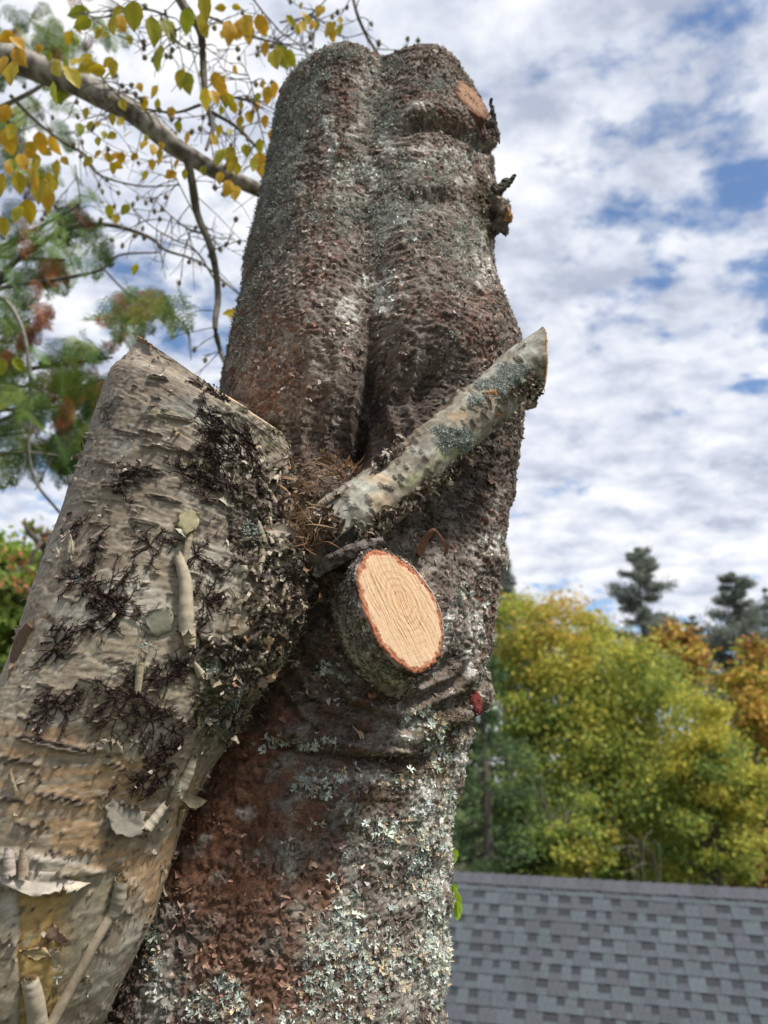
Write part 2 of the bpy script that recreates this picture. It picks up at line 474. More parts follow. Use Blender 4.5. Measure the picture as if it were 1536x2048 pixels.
# fine wrinkles that follow the growth, level on the right lobe, sloping on the left
th_ = np.tile(T.phi, T.m).astype(np.float32) * 0.19
tl_ = 0.55 * fm * gauss(U, V, 560, 680, 110, 170) + 0.25 * fm * gauss(U, V, 640, 420, 80, 200)
Wc = np.stack([th_ * 22, (P[:, 2] + tl_ * th_) * 150, 0 * th_], 1).astype(np.float32) + 1.2 * wn1
rid = 1 - np.abs(pn(Wc, 20)) * 2.2
wmask = 0.35 + 0.65 * np.clip(gauss(U, V, 870, 560, 130, 160) + gauss(U, V, 560, 680, 120, 150) + gauss(U, V, 880, 300, 120, 90) + gauss(U, V, 940, 1150, 60, 200), 0, 1) * fm
d = d + 0.0015 * rid * wmask
fis = np.abs(pn(P * np.array([52, 52, 30], np.float32) + 1.5 * wn1, 37)) + .25 * np.abs(pn(P * 140, 40))
fis2 = np.abs(pn(P * np.array([40, 40, 110], np.float32) + 1.2 * wn1, 47)) + .2 * np.abs(pn(P * 160, 48))
fiss = np.maximum(sstep(.11, .03, fis) * sstep(-.1, .25, pn(P * 8, 50)), sstep(.10, .03, fis2) * sstep(-.2, .2, pn(P * 9, 52)))
d = d - 0.0024 * fiss
# scaly plates
st = np.array([0.85, 0.85, 1.55], np.float32)
wn2 = np.stack([pn(P * 60, 14), pn(P * 60, 15), pn(P * 60, 16)], 1)
Q = P * st * 105 + 1.3 * wn1 + 1.1 * wn2
F1, F2, ID, D1 = worley(Q, 1)
hid = (_wj[ID] - 0.5)
dust = fm * patch(U, V, P, [(480, 1580, 105, 130), (400, 1700, 80, 90), (520, 1490, 60, 50), (540, 1440, 50, 40), (570, 1640, 60, 60, 0, .8), (480, 1760, 70, 40, 0, .8)], 42, 3, .3)
rough_amp = (1 - 0.75 * dust)
plate = 0.0008 * sstep(0.0, 0.22, F2 - F1) + 0.0022 * (hid * D1).sum(1) * 2.0 + 0.0012 * hid[:, 0]
F1b, F2b, IDb, D1b = worley(P * st * 230 + 2.0 * wn1 + 1.8 * wn2, 2)
plate2 = 0.0005 * sstep(0, .4, F2b - F1b) + 0.0018 * ((_wj[IDb] - 0.5) * D1b).sum(1) * 2
d = d + rough_amp * (plate + plate2) + 0.0017 * pn(P * 75, 11) + (0.0008 + 0.0004 * rough_amp) * pn(P * 230, 12) + dust * 0.0012 * pn(P * 120, 14)
T.displace(d); T.finish()
U, V = T.U, T.V
# bark colours
nA, nB, nC = fbm(P * 9, 3, 21), fbm(P * 38, 3, 22), pn(P * 150, 23)
col = np.empty((len(P), 3)); col[:] = (0.19, 0.148, 0.12)
col = mixc(col, (0.33, 0.285, 0.24), sstep(-0.1, 0.55, nB + 0.5 * hid[:, 1]))
col = mixc(col, (0.095, 0.066, 0.056), 0.8 * sstep(0.15, 0.6, nA + 0.5 * nC))
col = mixc(col, (0.205, 0.125, 0.105), 0.55 * sstep(0.15, 0.45, hid[:, 2] + 0.5 * nA))
red = fm * patch(U, V, P, [(690, 190, 22, 60), (680, 290, 20, 50), (655, 420, 40, 60), (645, 530, 50, 70), (560, 660, 80, 60), (530, 760, 80, 60), (960, 680, 60, 40), (900, 240, 50, 30), (960, 620, 40, 40)], 40, 24)
col = mixc(col, (0.215, 0.098, 0.072), red * 0.75 * sstep(-.3, .4, nC + hid[:, 0]))
pale = fm * patch(U, V, P, [(660, 285, 30, 22), (655, 240, 25, 14), (710, 260, 24, 18), (740, 160, 40, 30), (690, 340, 30, 30), (740, 350, 30, 45), (770, 300, 25, 30), (850, 300, 45, 18), (800, 440, 40, 12), (870, 330, 60, 14), (845, 215, 30, 20), (970, 520, 22, 80), (935, 330, 30, 50),
     (770, 560, 60, 30), (700, 640, 25, 40), (770, 600, 20, 40), (900, 1250, 30, 40), (950, 1300, 20, 120), (930, 1500, 22, 60), (860, 1600, 40, 60), (720, 1555, 140, 14), (850, 1440, 50, 20), (830, 1480, 40, 10), (890, 1700, 20, 160), (680, 1880, 40, 25), (880, 1950, 22, 90), (990, 1060, 14, 60), (960, 1100, 30, 30)], 30, 25, 0.2)
col = mixc(col, (0.56, 0.54, 0.49), pale * 0.95 * sstep(-0.4, 0.25, nC + nB))
col = mixc(col, (0.165, 0.075, 0.045), dust * 0.9)
col = mixc(col, (0.46, 0.44, 0.40), fm * patch(U, V, P, [(497, 1628, 22, 16), (512, 1704, 13, 13), (375, 1705, 30, 18), (440, 1760, 26, 16), (360, 1820, 34, 20), (430, 1835, 20, 12), (410, 1680, 16, 12)], 60, 26, .2) * 0.8)
moss = fm * patch(U, V, P, [(895, 1450, 60, 50), (930, 1390, 30, 40), (840, 1530, 80, 26), (760, 1600, 70, 30), (700, 1640, 40, 40), (960, 400, 16, 50), (985, 450, 12, 40), (830, 230, 30, 20), (560, 860, 40, 30)], 30, 27, .2)
col = mixc(col, (0.085, 0.06, 0.028), moss * 0.85)
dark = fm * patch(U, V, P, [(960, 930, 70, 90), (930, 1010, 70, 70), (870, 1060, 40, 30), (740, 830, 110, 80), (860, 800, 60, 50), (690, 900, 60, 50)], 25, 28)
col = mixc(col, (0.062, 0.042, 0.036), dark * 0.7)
col = mixc(col, (0.055, 0.035, 0.028), sstep(0.12, 0.0, F2 - F1) * 0.6 * rough_amp)
col = mixc(col, (0.38, 0.34, 0.30), .6 * sstep(.55, .95, rid) * wmask * (1 - dust))
col = mixc(col, (0.26, 0.11, 0.065), 0.5 * sstep(0.30, 0.40, hid[:, 1]) * sstep(0.1, 0.35, nA + 0.4 * nC) * (1 - dust))
col = mixc(col, (0.05, 0.034, 0.028), fiss * .75 * (1 - .7 * dust))
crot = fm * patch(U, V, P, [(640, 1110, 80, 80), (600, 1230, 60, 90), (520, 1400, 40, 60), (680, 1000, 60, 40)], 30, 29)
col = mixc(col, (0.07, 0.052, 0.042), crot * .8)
col = col * (1 - .22 * (1 - dust) * (1 - pale))[:, None]
crust = fm * patch(U, V, P, [(740, 1690, 140, 100), (700, 1830, 170, 120), (770, 1930, 150, 140), (850, 1800, 70, 220), (320, 1950, 60, 120), (600, 200, 50, 90), (560, 330, 50, 180), (790, 420, 80, 60), (840, 350, 80, 36), (760, 230, 50, 60), (930, 470, 40, 60), (700, 380, 70, 80)], 70, 30, .2)
col = mixc(col, (0.33, 0.345, 0.30), crust * .35 * sstep(-.3, .2, nC + nB))
rust = fm * patch(U, V, P, [(500, 1800, 140, 110), (560, 1960, 120, 90), (640, 1770, 60, 80), (360, 1760, 60, 60), (450, 1930, 90, 80), (620, 1640, 40, 60)], 34, 36, .3)
col = mixc(col, (0.15, 0.072, 0.043), rust * .75)
col = mixc(col, (0.075, 0.038, 0.026), dust * .6 * sstep(.05, .45, nC + .4 * nB)); col = mixc(col, (0.24, 0.13, 0.085), dust * .5 * sstep(.1, .5, -nC + .3 * nA))
TCOL = col.copy()
TREE = empty('birch_tree', (xc[0], D0, 0.0), 'sawn-off birch trunk crusted with grey lichen, its limbs cut to stubs', 'tree')
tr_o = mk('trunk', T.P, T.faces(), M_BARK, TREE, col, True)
tag(tr_o, 'scaly brown and grey lichen-covered trunk with a fold down the middle')
# sawn top, hidden from below
top = T.P.reshape(T.m, T.n, 3)[-1]
cV = np.vstack([top, top.mean(0) + (0, 0, 0.004)]); cF = [(k, (k + 1) % T.n, T.n) for k in range(T.n)]
M_WOODTOP = material('sawn_wood', base=(0.5, 0.36, 0.22), attr=False, var=0.25, vscale=90, bump=0.3, bscale=200)
mk('sawn_top', cV, np.array(cF), M_WOODTOP, TREE)

# ---- the pale birch limb on the left
edges = np.array([  # left edge px, right edge px, distance of the axis from the camera plane
    (278, 672, 566, 872, .715), (246, 735, 580, 925, .715), (222, 800, 592, 980, .715), (196, 880, 606, 1040, .715), (160, 985, 622, 1115, .715), (128, 1075, 625, 1180, .715),
    (78, 1205, 598, 1275, .715), (28, 1350, 535, 1370, .715), (-10, 1440, 478, 1455, .717), (-85, 1620, 385, 1605, .725), (-165, 1830, 296, 1845, .74), (-235, 2050, 196, 2058, .76), (-310, 2280, 100, 2290, .78)], float)
Lp = np.array([at_Y(e[0], e[1], e[4]) for e in edges]); Rp = np.array([at_Y(e[2], e[3], e[4]) for e in edges])
m1 = 560
Lp, Rp = spline(Lp, m1), spline(Rp, m1)
# continued down to the ground
e0, e1 = (Lp[-1] + Rp[-1]) / 2, np.array([-0.56, 0.84, -0.05])
w = np.linspace(0, 1, 31)[1:, None]
tl = (Lp[-1] + Rp[-1]) / 2 - (Lp[-30] + Rp[-30]) / 2; tl = tl / np.linalg.norm(tl)
down = e0 * (1 - w) ** 3 + 3 * (e0 + tl * .4) * w * (1 - w) ** 2 + 3 * (e1 + (0, 0, .5)) * w ** 2 * (1 - w) + e1 * w ** 3
hb = (Rp[-1] - Lp[-1]) / 2
Lp = np.vstack([Lp, down - hb * (1 + .15 * w)]); Rp = np.vstack([Rp, down + hb * (1 + .15 * w)])
Lp, Rp = Lp[::-1], Rp[::-1]
C = (Lp + Rp) / 2; B = (Rp - Lp) / 2
Tn = unit(np.gradient(C, axis=0))
nv = unit(np.cross(B, Tn))
nv = nv * np.sign((nv * (CAM - C)).sum(1))[:, None]
k = sstep(len(C) - 90, len(C) - 1, np.arange(len(C)))[:, None]
nv = unit(nv * (1 - k) + unit(CAM - C) * k)
rad = np.linalg.norm(B, axis=1, keepdims=True)
limb = Tube(C, B, nv * np.minimum(rad, 0.112), 300, 50)
T = limb; U, V, P = T.U, T.V, T.P.astype(np.float32); fm = T.fm
# coordinates that follow the limb: across (metres round it) and along it
ii = np.repeat(np.arange(T.m), T.n); jj = np.tile(np.arange(T.n), T.m)
alen = np.concatenate([[0], np.cumsum(np.linalg.norm(np.diff(T.C, axis=0), axis=1))])[ii]
acr = (np.tile(T.phi, T.m)) * 0.105
S = np.stack([acr, alen, 0 * acr], 1).astype(np.float32)
d = 0.0035 * pn(P * 9, 31) + 0.0005 * pn(P * 30, 32) + 0.00025 * pn(S * (60, 300, 1), 33) + 0.0004 * pn(P * 260, 78) + 0.0004 * pn(S * (160, 420, 1), 82)
messy = fm * patch(U, V, P, [(560, 1080, 90, 110), (570, 1240, 90, 90), (480, 1330, 90, 60), (500, 960, 60, 60), (600, 960, 50, 70), (440, 1420, 60, 60), (600, 1150, 60, 60)], 20, 34)
F1, F2, ID, D1 = worley(P * 150 + 1.8 * np.stack([pn(P * 30, 35), pn(P * 30, 36), pn(P * 30, 37)], 1), 5)
hidL = _wj[ID] - 0.5
d = d + messy * (0.006 * pn(P * 32, 38) + 0.0045 * pn(P * 90, 72) + 0.0015 * sstep(0, .3, F2 - F1) + 0.005 * (hidL * D1).sum(1) + 0.002 * pn(P * 220, 73) - 0.003)
lent = np.zeros(len(P)); crack = np.zeros(len(P)); strp = np.zeros(len(P)); halo = np.zeros(len(P))
LENT = [(322, 728, 38), (316, 757, 42), (345, 705, 22), (252, 866, 52), (302, 866, 50), (341, 897, 80), (352, 836, 70), (437, 862, 40), (300, 940, 66), (232, 978, 54), (326, 996, 74), (288, 1044, 64), (212, 925, 40),
    (405, 896, 44), (455, 1136, 52), (108, 1488, 150), (40, 1521, 84), (120, 1594, 96), (150, 1602, 54), (110, 1703, 44), (178, 1698, 40), (218, 1689, 22), (242, 1726, 36), (290, 1671, 30), (300, 1706, 28),
    (240, 1821, 26), (219, 1839, 22), (190, 1896, 44), (232, 1530, 50), (242, 1323, 64), (140, 1305, 70), (60, 1440, 50), (250, 1200, 50), (180, 1360, 40), (70, 1650, 70), (30, 1600, 60), (20, 1880, 50), (60, 1960, 40),
    (200, 1050, 40), (350, 1080, 50), (150, 1130, 40), (420, 1000, 40), (385, 1145, 40), (330, 1420, 40), (260, 1610, 40), (345, 1565, 40), (310, 795, 20), (380, 960, 30), (190, 1440, 40), (90, 1370, 40), (270, 1480, 30), (130, 1750, 40), (20, 1720, 50), (265, 1770, 18), (170, 1960, 20)]
ca, sa = math.cos(math.radians(12)), math.sin(math.radians(12))
rl = np.random.default_rng(3)
LENT = LENT + [(rl.uniform(-20, 520), rl.uniform(760, 2040), rl.uniform(9, 26)) for _ in range(230)]
for (u, v, L) in LENT:
    sel = np.where((np.abs(U - u) < L) & (np.abs(V - v) < L * .6 + 16) & (T.cosphi > -0.1))[0]
    if not len(sel): continue
    du, dv = U[sel] - u, V[sel] - v
    a = (du * ca + dv * sa) / (L * .5); b = (-du * sa + dv * ca)
    hgt = (0.9 + 0.09 * L ** .9) * (0.8 + .5 * rl.random())
    b = b + 2.2 * pn(P[sel] * 110, 39) + rl.normal() * 0.5
    prof = np.clip(1 - a * a, 0, 1) ** 0.5
    body = sstep(1.0, 0.45, np.abs(b) / (hgt * prof + .5)) * (np.abs(a) < 1)
    cr_ = sstep(0.42, 0.1, np.abs(b) / (hgt * prof + .5)) * (np.abs(a) < .92)
    strp[sel] = np.where(body > .05, .5 + .5 * np.sin(b / (1.1 + .012 * L) + 4 * pn(P[sel] * 90, 76)), strp[sel]); halo[sel] = np.maximum(halo[sel], (.35 if L < 28 else 1) * sstep(1.9, .9, np.abs(b - 1.5) / (hgt * prof + .5)) * (np.abs(a) < 1))
    lent[sel] = np.maximum(lent[sel], body); crack[sel] = np.maximum(crack[sel], cr_)
d = d + 0.0026 * lent * (.6 + .8 * strp) - 0.0030 * crack
peel = fm * inpoly(U + 10 * pn(P * 40, 41), V + 10 * pn(P * 40, 42), [(38, 1778), (150, 1748), (238, 1748), (252, 1800), (196, 1890), (140, 1990), (80, 2060), (40, 2070), (36, 1900)])
peel2 = fm * inpoly(U + 12 * pn(P * 30, 43), V + 8 * pn(P * 30, 44), [(-40, 1690), (60, 1700), (130, 1720), (230, 1745), (140, 1755), (20, 1775), (-40, 1770)])
d = d - 0.0022 * peel + 0.0022 * peel2
# thin papery sheets with stepped edges
sh1 = fbm(S * (12, 38, 1), 2, 45)
d = d + 0.0006 * sstep(0.10, 0.13, sh1) + 0.0004 * sstep(-0.22, -0.20, fbm(S * (18, 30, 1), 2, 46))
T.displace(d); T.finish(); U, V = T.U, T.V
nA, nB, nC = fbm(P * 10, 3, 51), fbm(S * (25, 140, 1), 3, 52), pn(P * 190, 53)
col = np.empty((len(P), 3)); col[:] = (0.315, 0.26, 0.185)
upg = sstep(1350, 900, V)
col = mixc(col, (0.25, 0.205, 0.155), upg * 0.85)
col = mixc(col, (0.37, 0.32, 0.24), 0.7 * sstep(0.0, 0.5, nB))
col = mixc(col, (0.15, 0.115, 0.085), 0.6 * sstep(0.1, 0.6, fbm(S * (40, 330, 1), 2, 74)))
col = mixc(col, (0.42, 0.38, 0.31), 0.5 * sstep(0.25, 0.5, pn(P * 45, 75)))
col = mixc(col, (0.235, 0.185, 0.135), 0.6 * sstep(0.05, 0.5, nA))
org = fm * patch(U, V, P, [(120, 1560, 170, 70), (230, 1740, 120, 50), (60, 1480, 90, 40), (200, 1640, 120, 60), (340, 1700, 30, 200, 20), (240, 1960, 20, 90, 20)], 12, 54)
col = mixc(col, (0.43, 0.27, 0.14), org * 0.78 * sstep(-.6, .2, nB))
col = mixc(col, (0.47, 0.43, 0.36), fm * patch(U, V, P, [(245, 885, 26, 20), (340, 1240, 80, 40), (285, 1210, 90, 60), (300, 1475, 40, 30), (170, 1230, 70, 40), (400, 1130, 80, 50), (110, 1440, 80, 20), (220, 1960, 50, 70), (270, 1880, 40, 60), (20, 1830, 40, 50), (110, 1720, 60, 14), (460, 930, 40, 40)], 22, 55) * .75)
col = mixc(col, (0.16, 0.165, 0.15), fm * patch(U, V, P, [(385, 820, 70, 25, 15), (430, 840, 40, 20), (240, 1660, 50, 26)], 25, 56) * .7)
col = mixc(col, (0.36, 0.34, 0.17), fm * patch(U, V, P, [(350, 836, 50, 8, 14), (390, 930, 30, 14)], 25, 57) * .6)
edge_line = np.exp(-((sh1 - 0.095) / 0.014) ** 2)
col = mixc(col, (0.14, 0.10, 0.07), edge_line * .7)
col = mixc(col, (0.47, 0.42, 0.34), .6 * np.exp(-((sh1 - 0.14) / 0.02) ** 2))
col = mixc(col, (0.44, 0.29, 0.10), peel * sstep(160, 110, U + 25 * pn(P * 30, 58)) * .85)
col = mixc(col, (0.27, 0.24, 0.17), peel * sstep(110, 160, U + 25 * pn(P * 30, 58)) * .8)
col = mixc(col, (0.52, 0.47, 0.40), peel2 * .5)
col = mixc(col, (0.06, 0.045, 0.036), messy * (0.92 * sstep(-0.45, -0.1, nB * .4 + nA * .5 + hidL[:, 0]) + .1))
col = mixc(col, (0.38, 0.32, 0.22), messy * 0.6 * sstep(0.28, 0.36, hidL[:, 1]))
green = fm * patch(U, V, P, [(535, 870, 34, 34), (470, 845, 50, 44), (420, 1440, 40, 70), (430, 1330, 30, 20), (455, 1400, 30, 40), (110, 1990, 14, 26)], 30, 59)
col = mixc(col, (0.075, 0.078, 0.028), green * 0.75 * sstep(-.5, .2, nC))
dk = fm * patch(U, V, P, [(450, 1050, 80, 60), (480, 850, 60, 40), (500, 1000, 50, 40), (215, 835, 16, 34), (470, 1130, 50, 40)], 45, 60)
col = mixc(col, (0.045, 0.036, 0.028), dk * 0.85 * sstep(-.35, .15, nC + nB * .4))
col = mixc(col, (0.13, 0.095, 0.072), halo * .55)
col = mixc(col, (0.44, 0.38, 0.30), lent * 0.75 * strp)
col = mixc(col, (0.085, 0.062, 0.05), lent * .8 * (1 - strp))
col = mixc(col, (0.05, 0.035, 0.03), crack * 0.95)
nD = pn(P * 420, 79)
col = col * (1 + .22 * np.clip(nD + .5 * pn(S * (130, 520, 1), 99), -1, 1))[:, None]
col = mixc(col, (0.11, 0.08, 0.058), 0.8 * sstep(0.5, 0.62, nC + .25 * nA))
col = mixc(col, (0.50, 0.46, 0.39), 0.55 * sstep(0.45, 0.6, pn(S * (70, 260, 1), 49)) * (1 - messy))
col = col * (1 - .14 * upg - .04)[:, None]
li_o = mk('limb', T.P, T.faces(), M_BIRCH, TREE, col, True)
tag(li_o, 'thick pale limb of peeling papery bark cut off at a slant')
rim = T.P.reshape(T.m, T.n, 3)[-1]
mk('sawn_end', np.vstack([rim, rim.mean(0)]), np.array([(k, (k + 1) % T.n, T.n) for k in range(T.n)]), M_WOODTOP, TREE)

# ---- the thinner birch stub leaning across the trunk
eb = np.array([(545, 1085, 660, 1165, .745), (592, 1040, 704, 1118, .718), (648, 1000, 752, 1080, .712), (735, 944, 824, 1018, .722), (830, 868, 900, 945, .724), (905, 802, 968, 880, .73), (960, 752, 1015, 835, .738), (1010, 712, 1050, 798, .745), (1082, 664, 1088, 778, .75)], float)
Lp = spline(np.array([at_Y(e[0], e[1], e[4]) for e in eb]), 330); Rp = spline(np.array([at_Y(e[2], e[3], e[4]) for e in eb]), 330)
C = (Lp + Rp) / 2; B = (Rp - Lp) / 2; Tn = unit(np.gradient(C, axis=0))
nv = unit(np.cross(B, Tn)); nv = nv * np.sign((nv * (CAM - C)).sum(1))[:, None]
rad = np.minimum(np.linalg.norm(B, axis=1, keepdims=True), 0.036 + 0 * B[:, :1])
kq = sstep(250, 329, np.arange(330))[:, None]; nv = nv - RT * .26 * kq - FW * 0.0 * kq
stub = Tube(C, B, nv * rad, 170, 40); T = stub; U, V, P = T.U, T.V, T.P.astype(np.float32); fm = T.fm
ii = np.repeat(np.arange(T.m), T.n)
alen = np.concatenate([[0], np.cumsum(np.linalg.norm(np.diff(T.C, axis=0), axis=1))])[ii]; acr = np.tile(T.phi, T.m) * 0.036
S = np.stack([acr, alen, 0 * acr], 1).astype(np.float32)
d = 0.0028 * pn(P * 22, 61) + 0.0012 * pn(P * 60, 62) + 0.0006 * pn(P * 160, 77)
lent = np.zeros(len(P)); crack = np.zeros(len(P)); rl = np.random.default_rng(11)
for q in range(110):
    t = rl.random(); u = 660 + 400 * t + rl.normal() * 40; v = 1035 - 300 * t + rl.normal() * 40; L = 10 + 14 * rl.random()
    a_ = math.radians(50 + rl.normal() * 8)
    sel = np.where((np.abs(U - u) < L) & (np.abs(V - v) < L) & (T.cosphi > 0))[0]
    if not len(sel): continue
    du, dv = U[sel] - u, V[sel] - v
    a = (du * math.cos(a_) + dv * math.sin(a_)) / (L * .5); b = -du * math.sin(a_) + dv * math.cos(a_)
    pr = np.clip(1 - a * a, 0, 1) ** .5 * 3.2 + .4
    lent[sel] = np.maximum(lent[sel], sstep(1.1, .5, np.abs(b) / pr) * (np.abs(a) < 1)); crack[sel] = np.maximum(crack[sel], sstep(.5, .1, np.abs(b + 1.0) / pr) * (np.abs(a) < 1))
d = d + 0.0018 * lent - 0.0018 * crack + 0.0015 * fm * gauss(U, V, 1058, 770, 30, 18) * (1 + 3 * pn(P * 120, 63)) 
ruf = fm * patch(U, V, P, [(1055, 768, 34, 22), (930, 950, 70, 20, -40), (850, 995, 70, 22, -40), (690, 1080, 50, 22), (1020, 850, 50, 18, -40), (640, 1060, 40, 40), (780, 920, 70, 8, -42), (900, 800, 70, 8, -42)], 40, 64)
d = d + ruf * (0.004 * pn(P * 90, 65)) 
T.displace(d); T.finish(); U, V = T.U, T.V
nA, nB, nC = fbm(P * 28, 3, 66), fbm(P * 80, 2, 67), pn(P * 240, 68)
col = np.empty((len(P), 3)); col[:] = (0.235, 0.205, 0.155)
col = mixc(col, (0.36, 0.33, 0.26), sstep(0, .5, nB))
col = mixc(col, (0.18, 0.15, 0.108), .7 * sstep(0.0, .5, nA)); col = mixc(col, (0.09, 0.07, 0.055), .6 * sstep(.25, .6, nC + .6 * nB))
wht = fm * patch(U, V, P, [(700, 1000, 70, 40, -40), (740, 980, 60, 26, -40), (690, 1040, 40, 26), (860, 895, 40, 22, -40), (1040, 700, 40, 40), (985, 745, 30, 24, -40), (950, 790, 26, 14, -40), (890, 900, 20, 30)], 45, 69)
col = mixc(col, (0.40, 0.40, 0.35), wht * .7 * sstep(-.9, .3, nB))
col = mixc(col, (0.42, 0.30, 0.18), fm * patch(U, V, P, [(760, 960, 26, 14), (920, 830, 24, 12), (760, 1000, 26, 20)], 60, 70) * .6)
col = mixc(col, (0.32, 0.33, 0.18), fm * patch(U, V, P, [(840, 950, 40, 14, -40), (900, 900, 30, 20)], 40, 71) * .6)
col = mixc(col, (0.11, 0.07, 0.05), ruf * .85)
col = mixc(col, (0.13, 0.10, 0.075), lent * .6); col = mixc(col, (0.07, 0.05, 0.04), crack * .8)
col = np.clip(col * (1 + .28 * pn(P * 330, 83) + .2 * pn(S * (420, 60, 1), 85))[:, None], .02, .7)
st_o = mk('branch_stub', T.P, T.faces(), M_BIRCH, TREE, col, True)
tag(st_o, 'slanting pale-barked branch stub with grey lichen patches and a chainsawed tip')
rim = T.P.reshape(T.m, T.n, 3)[-1]
rc = rim.mean(0); axis_end = unit(Tn[-1])
M_FRESH = material('fresh_cut_wood', base=(0.40, 0.22, 0.10), attr=False, var=0.45, vscale=220, bump=0.4, bscale=300)
rr = np.concatenate([rim + axis_end * 0.0004, rc + (rim - rc) * 0.86 + axis_end * 0.003 + 0.001 * rng.normal(size=rim.shape) * 0.4, (rc + axis_end * 0.002)[None]])
n_ = T.n
cF = [np.array([(k, (k + 1) % n_, n_ + (k + 1) % n_, n_ + k) for k in range(n_)]), np.array([(n_ + k, n_ + (k + 1) % n_, 2 * n_) for k in range(n_)])]
mk('cut_end', rr, cF, M_FRESH, TREE)

# ---- the sawn stub with its pale face
e_im = RT * 0.93 + UP * 0.36
c0 = at_Y(803, 1220, 0.688)
tow = unit(CAM - c0)
a_n = unit(0.66 * e_im + 0.75 * tow)
maj = unit((RT * 0.375 - UP * 0.927) - a_n * ((RT * 0.375 - UP * 0.927) @ a_n))     # along the long axis, downwards
mnr = unit(np.cross(maj, a_n)); mnr = mnr * np.sign(mnr @ RT)
dep0 = (c0 - CAM) @ FW
RA, RB = 132 / FPX * dep0, 68 / FPX * dep0 / 0.75
na = 220
an = np.linspace(0, 2 * math.pi, na, endpoint=False)
shape = 1 + 0.035 * np.sin(2 * an + .6) + 0.03 * np.sin(3 * an + 1.2) + 0.012 * np.sin(7 * an) + 0.010 * rng.normal(size=na)
def face_ring(k, lift=0.0):
    return c0 + (np.cos(an) * RB * k * shape)[:, None] * mnr + (np.sin(an) * RA * k * shape)[:, None] * maj + a_n * lift
def px_off(u, v, dd):
    return at_depth(u, v, dep0 + dd) - c0
offs = [(0, 0, 0), px_off(798, 1222, .012), px_off(789, 1229, .028), px_off(776, 1240, .048), px_off(764, 1252, .070), px_off(752, 1262, .10)]
scl = [1.0, 1.01, 1.02, 1.06, 1.16, 1.34]
NR = 70
tt = np.linspace(0, 5, NR); ring = []
for t in tt:
    i = min(int(t), 4); f = t - i
    o = np.array(offs[i]) * (1 - f) + np.array(offs[i + 1]) * f; s_ = scl[i] * (1 - f) + scl[i + 1] * f
    ring.append(c0 + (face_ring(1.0) - c0) * s_ + o)
SV = np.array(ring); nS = unit(SV - SV.mean(1, keepdims=True))
Pf = SV.reshape(-1, 3).astype(np.float32)
tq = np.repeat(tt, na)
dd = (0.0022 * np.sin(tq * 6.5 + 1.5 * pn(Pf * 30, 80)) + 0.002 * pn(Pf * 60, 81) + 0.0014 * pn(Pf * 160, 82) + 0.0009 * pn(Pf * 300, 83)) * sstep(0.0, 0.25, tq)
F1, F2, ID, D1 = worley(Pf * 130 + .8 * pn(Pf * 60, 84)[:, None], 3)
dd = dd + sstep(.1, .6, tq) * (0.0016 * sstep(0, .3, F2 - F1) + 0.003 * ((_wj[ID] - .5) * D1).sum(1))
Pd = Pf + nS.reshape(-1, 3) * dd[:, None]
us, vs, _ = project(Pd)
colS = np.empty((len(Pf), 3)); colS[:] = (0.33, 0.27, 0.225)
colS = mixc(colS, (0.48, 0.45, 0.38), sstep(0, .4, pn(Pf * 70, 85)))
colS = mixc(colS, (0.09, 0.068, 0.056), sstep(.1, .5, pn(Pf * 40, 98) + .4 * np.sin(tq * 6.5)))
colS = mixc(colS, (0.58, 0.57, 0.46), patch(us, vs, Pf, [(690, 1265, 26, 34), (720, 1315, 34, 22, 40), (770, 1345, 34, 14, 20), (670, 1235, 14, 24)], 50, 86) * .85)
colS = mixc(colS, (0.33, 0.36, 0.14), patch(us, vs, Pf, [(755, 1352, 30, 8, 14)], 60, 87) * .7)
i_, j_ = np.meshgrid(np.arange(NR - 1), np.arange(na), indexing='ij'); j2 = (j_ + 1) % na
SF = np.stack([i_ * na + j_, i_ * na + j2, (i_ + 1) * na + j2, (i_ + 1) * na + j_], -1).reshape(-1, 4)
stub_o = mk('sawn_stub', Pd, SF, M_BARK, TREE, colS, True)
tag(stub_o, 'short thick stub with dark wrinkled bark and a fresh oval cut')
# the cut face itself
NK = 64
kk = np.linspace(0, 1, NK)
FV = np.concatenate([face_ring(k, 0.0009 * pn(np.stack([np.cos(an) * k * 3, np.sin(an) * k * .6, an * 0], 1), 88)[:, None] + 0.0) if k > 0 else face_ring(0.0) for k in kk])
lx = np.concatenate([np.cos(an) * k * RB for k in kk]); ly = np.concatenate([np.sin(an) * k * RA for k in kk]); kr = np.repeat(kk, na)
cx_, cy_ = 0.004, -0.008
rx, ry = (lx - cx_) / RB, (ly - cy_) / RA
rr_ = np.sqrt(rx ** 2 + ry ** 2) + 0.015 * pn(np.stack([rx * 3, ry * 3, 0 * rx], 1), 89)
grain = fbm(np.stack([lx * 900 + 3 * pn(np.stack([lx * 40, ly * 40, 0 * lx], 1), 95), ly * 22, 0 * lx], 1), 3, 90)
rings = np.sin(rr_ * 52 + 4 * rr_ ** 2)
fc = np.empty((len(lx), 3)); fc[:] = (0.60, 0.415, 0.265)
fc = mixc(fc, (0.50, 0.30, 0.155), 0.9 * sstep(0.0, .9, rings) * sstep(1.1, .2, rr_))
fc = mixc(fc, (0.50, 0.30, 0.15), 0.40 * sstep(0.10, 0.6, grain))
fc = mixc(fc, (0.68, 0.51, 0.33), 0.5 * sstep(0.1, .6, -grain))
fc = mixc(fc, (0.56, 0.34, 0.19), 0.5 * np.exp(-(rr_ / .16) ** 2))
fc = mixc(fc, (0.52, 0.33, 0.19), 0.35 * sstep(.0, .5, ry) * sstep(.5, .0, np.abs(rx)) * sstep(-.2, .7, pn(np.stack([rx * 4, ry * 5, 0 * rx], 1), 91)))
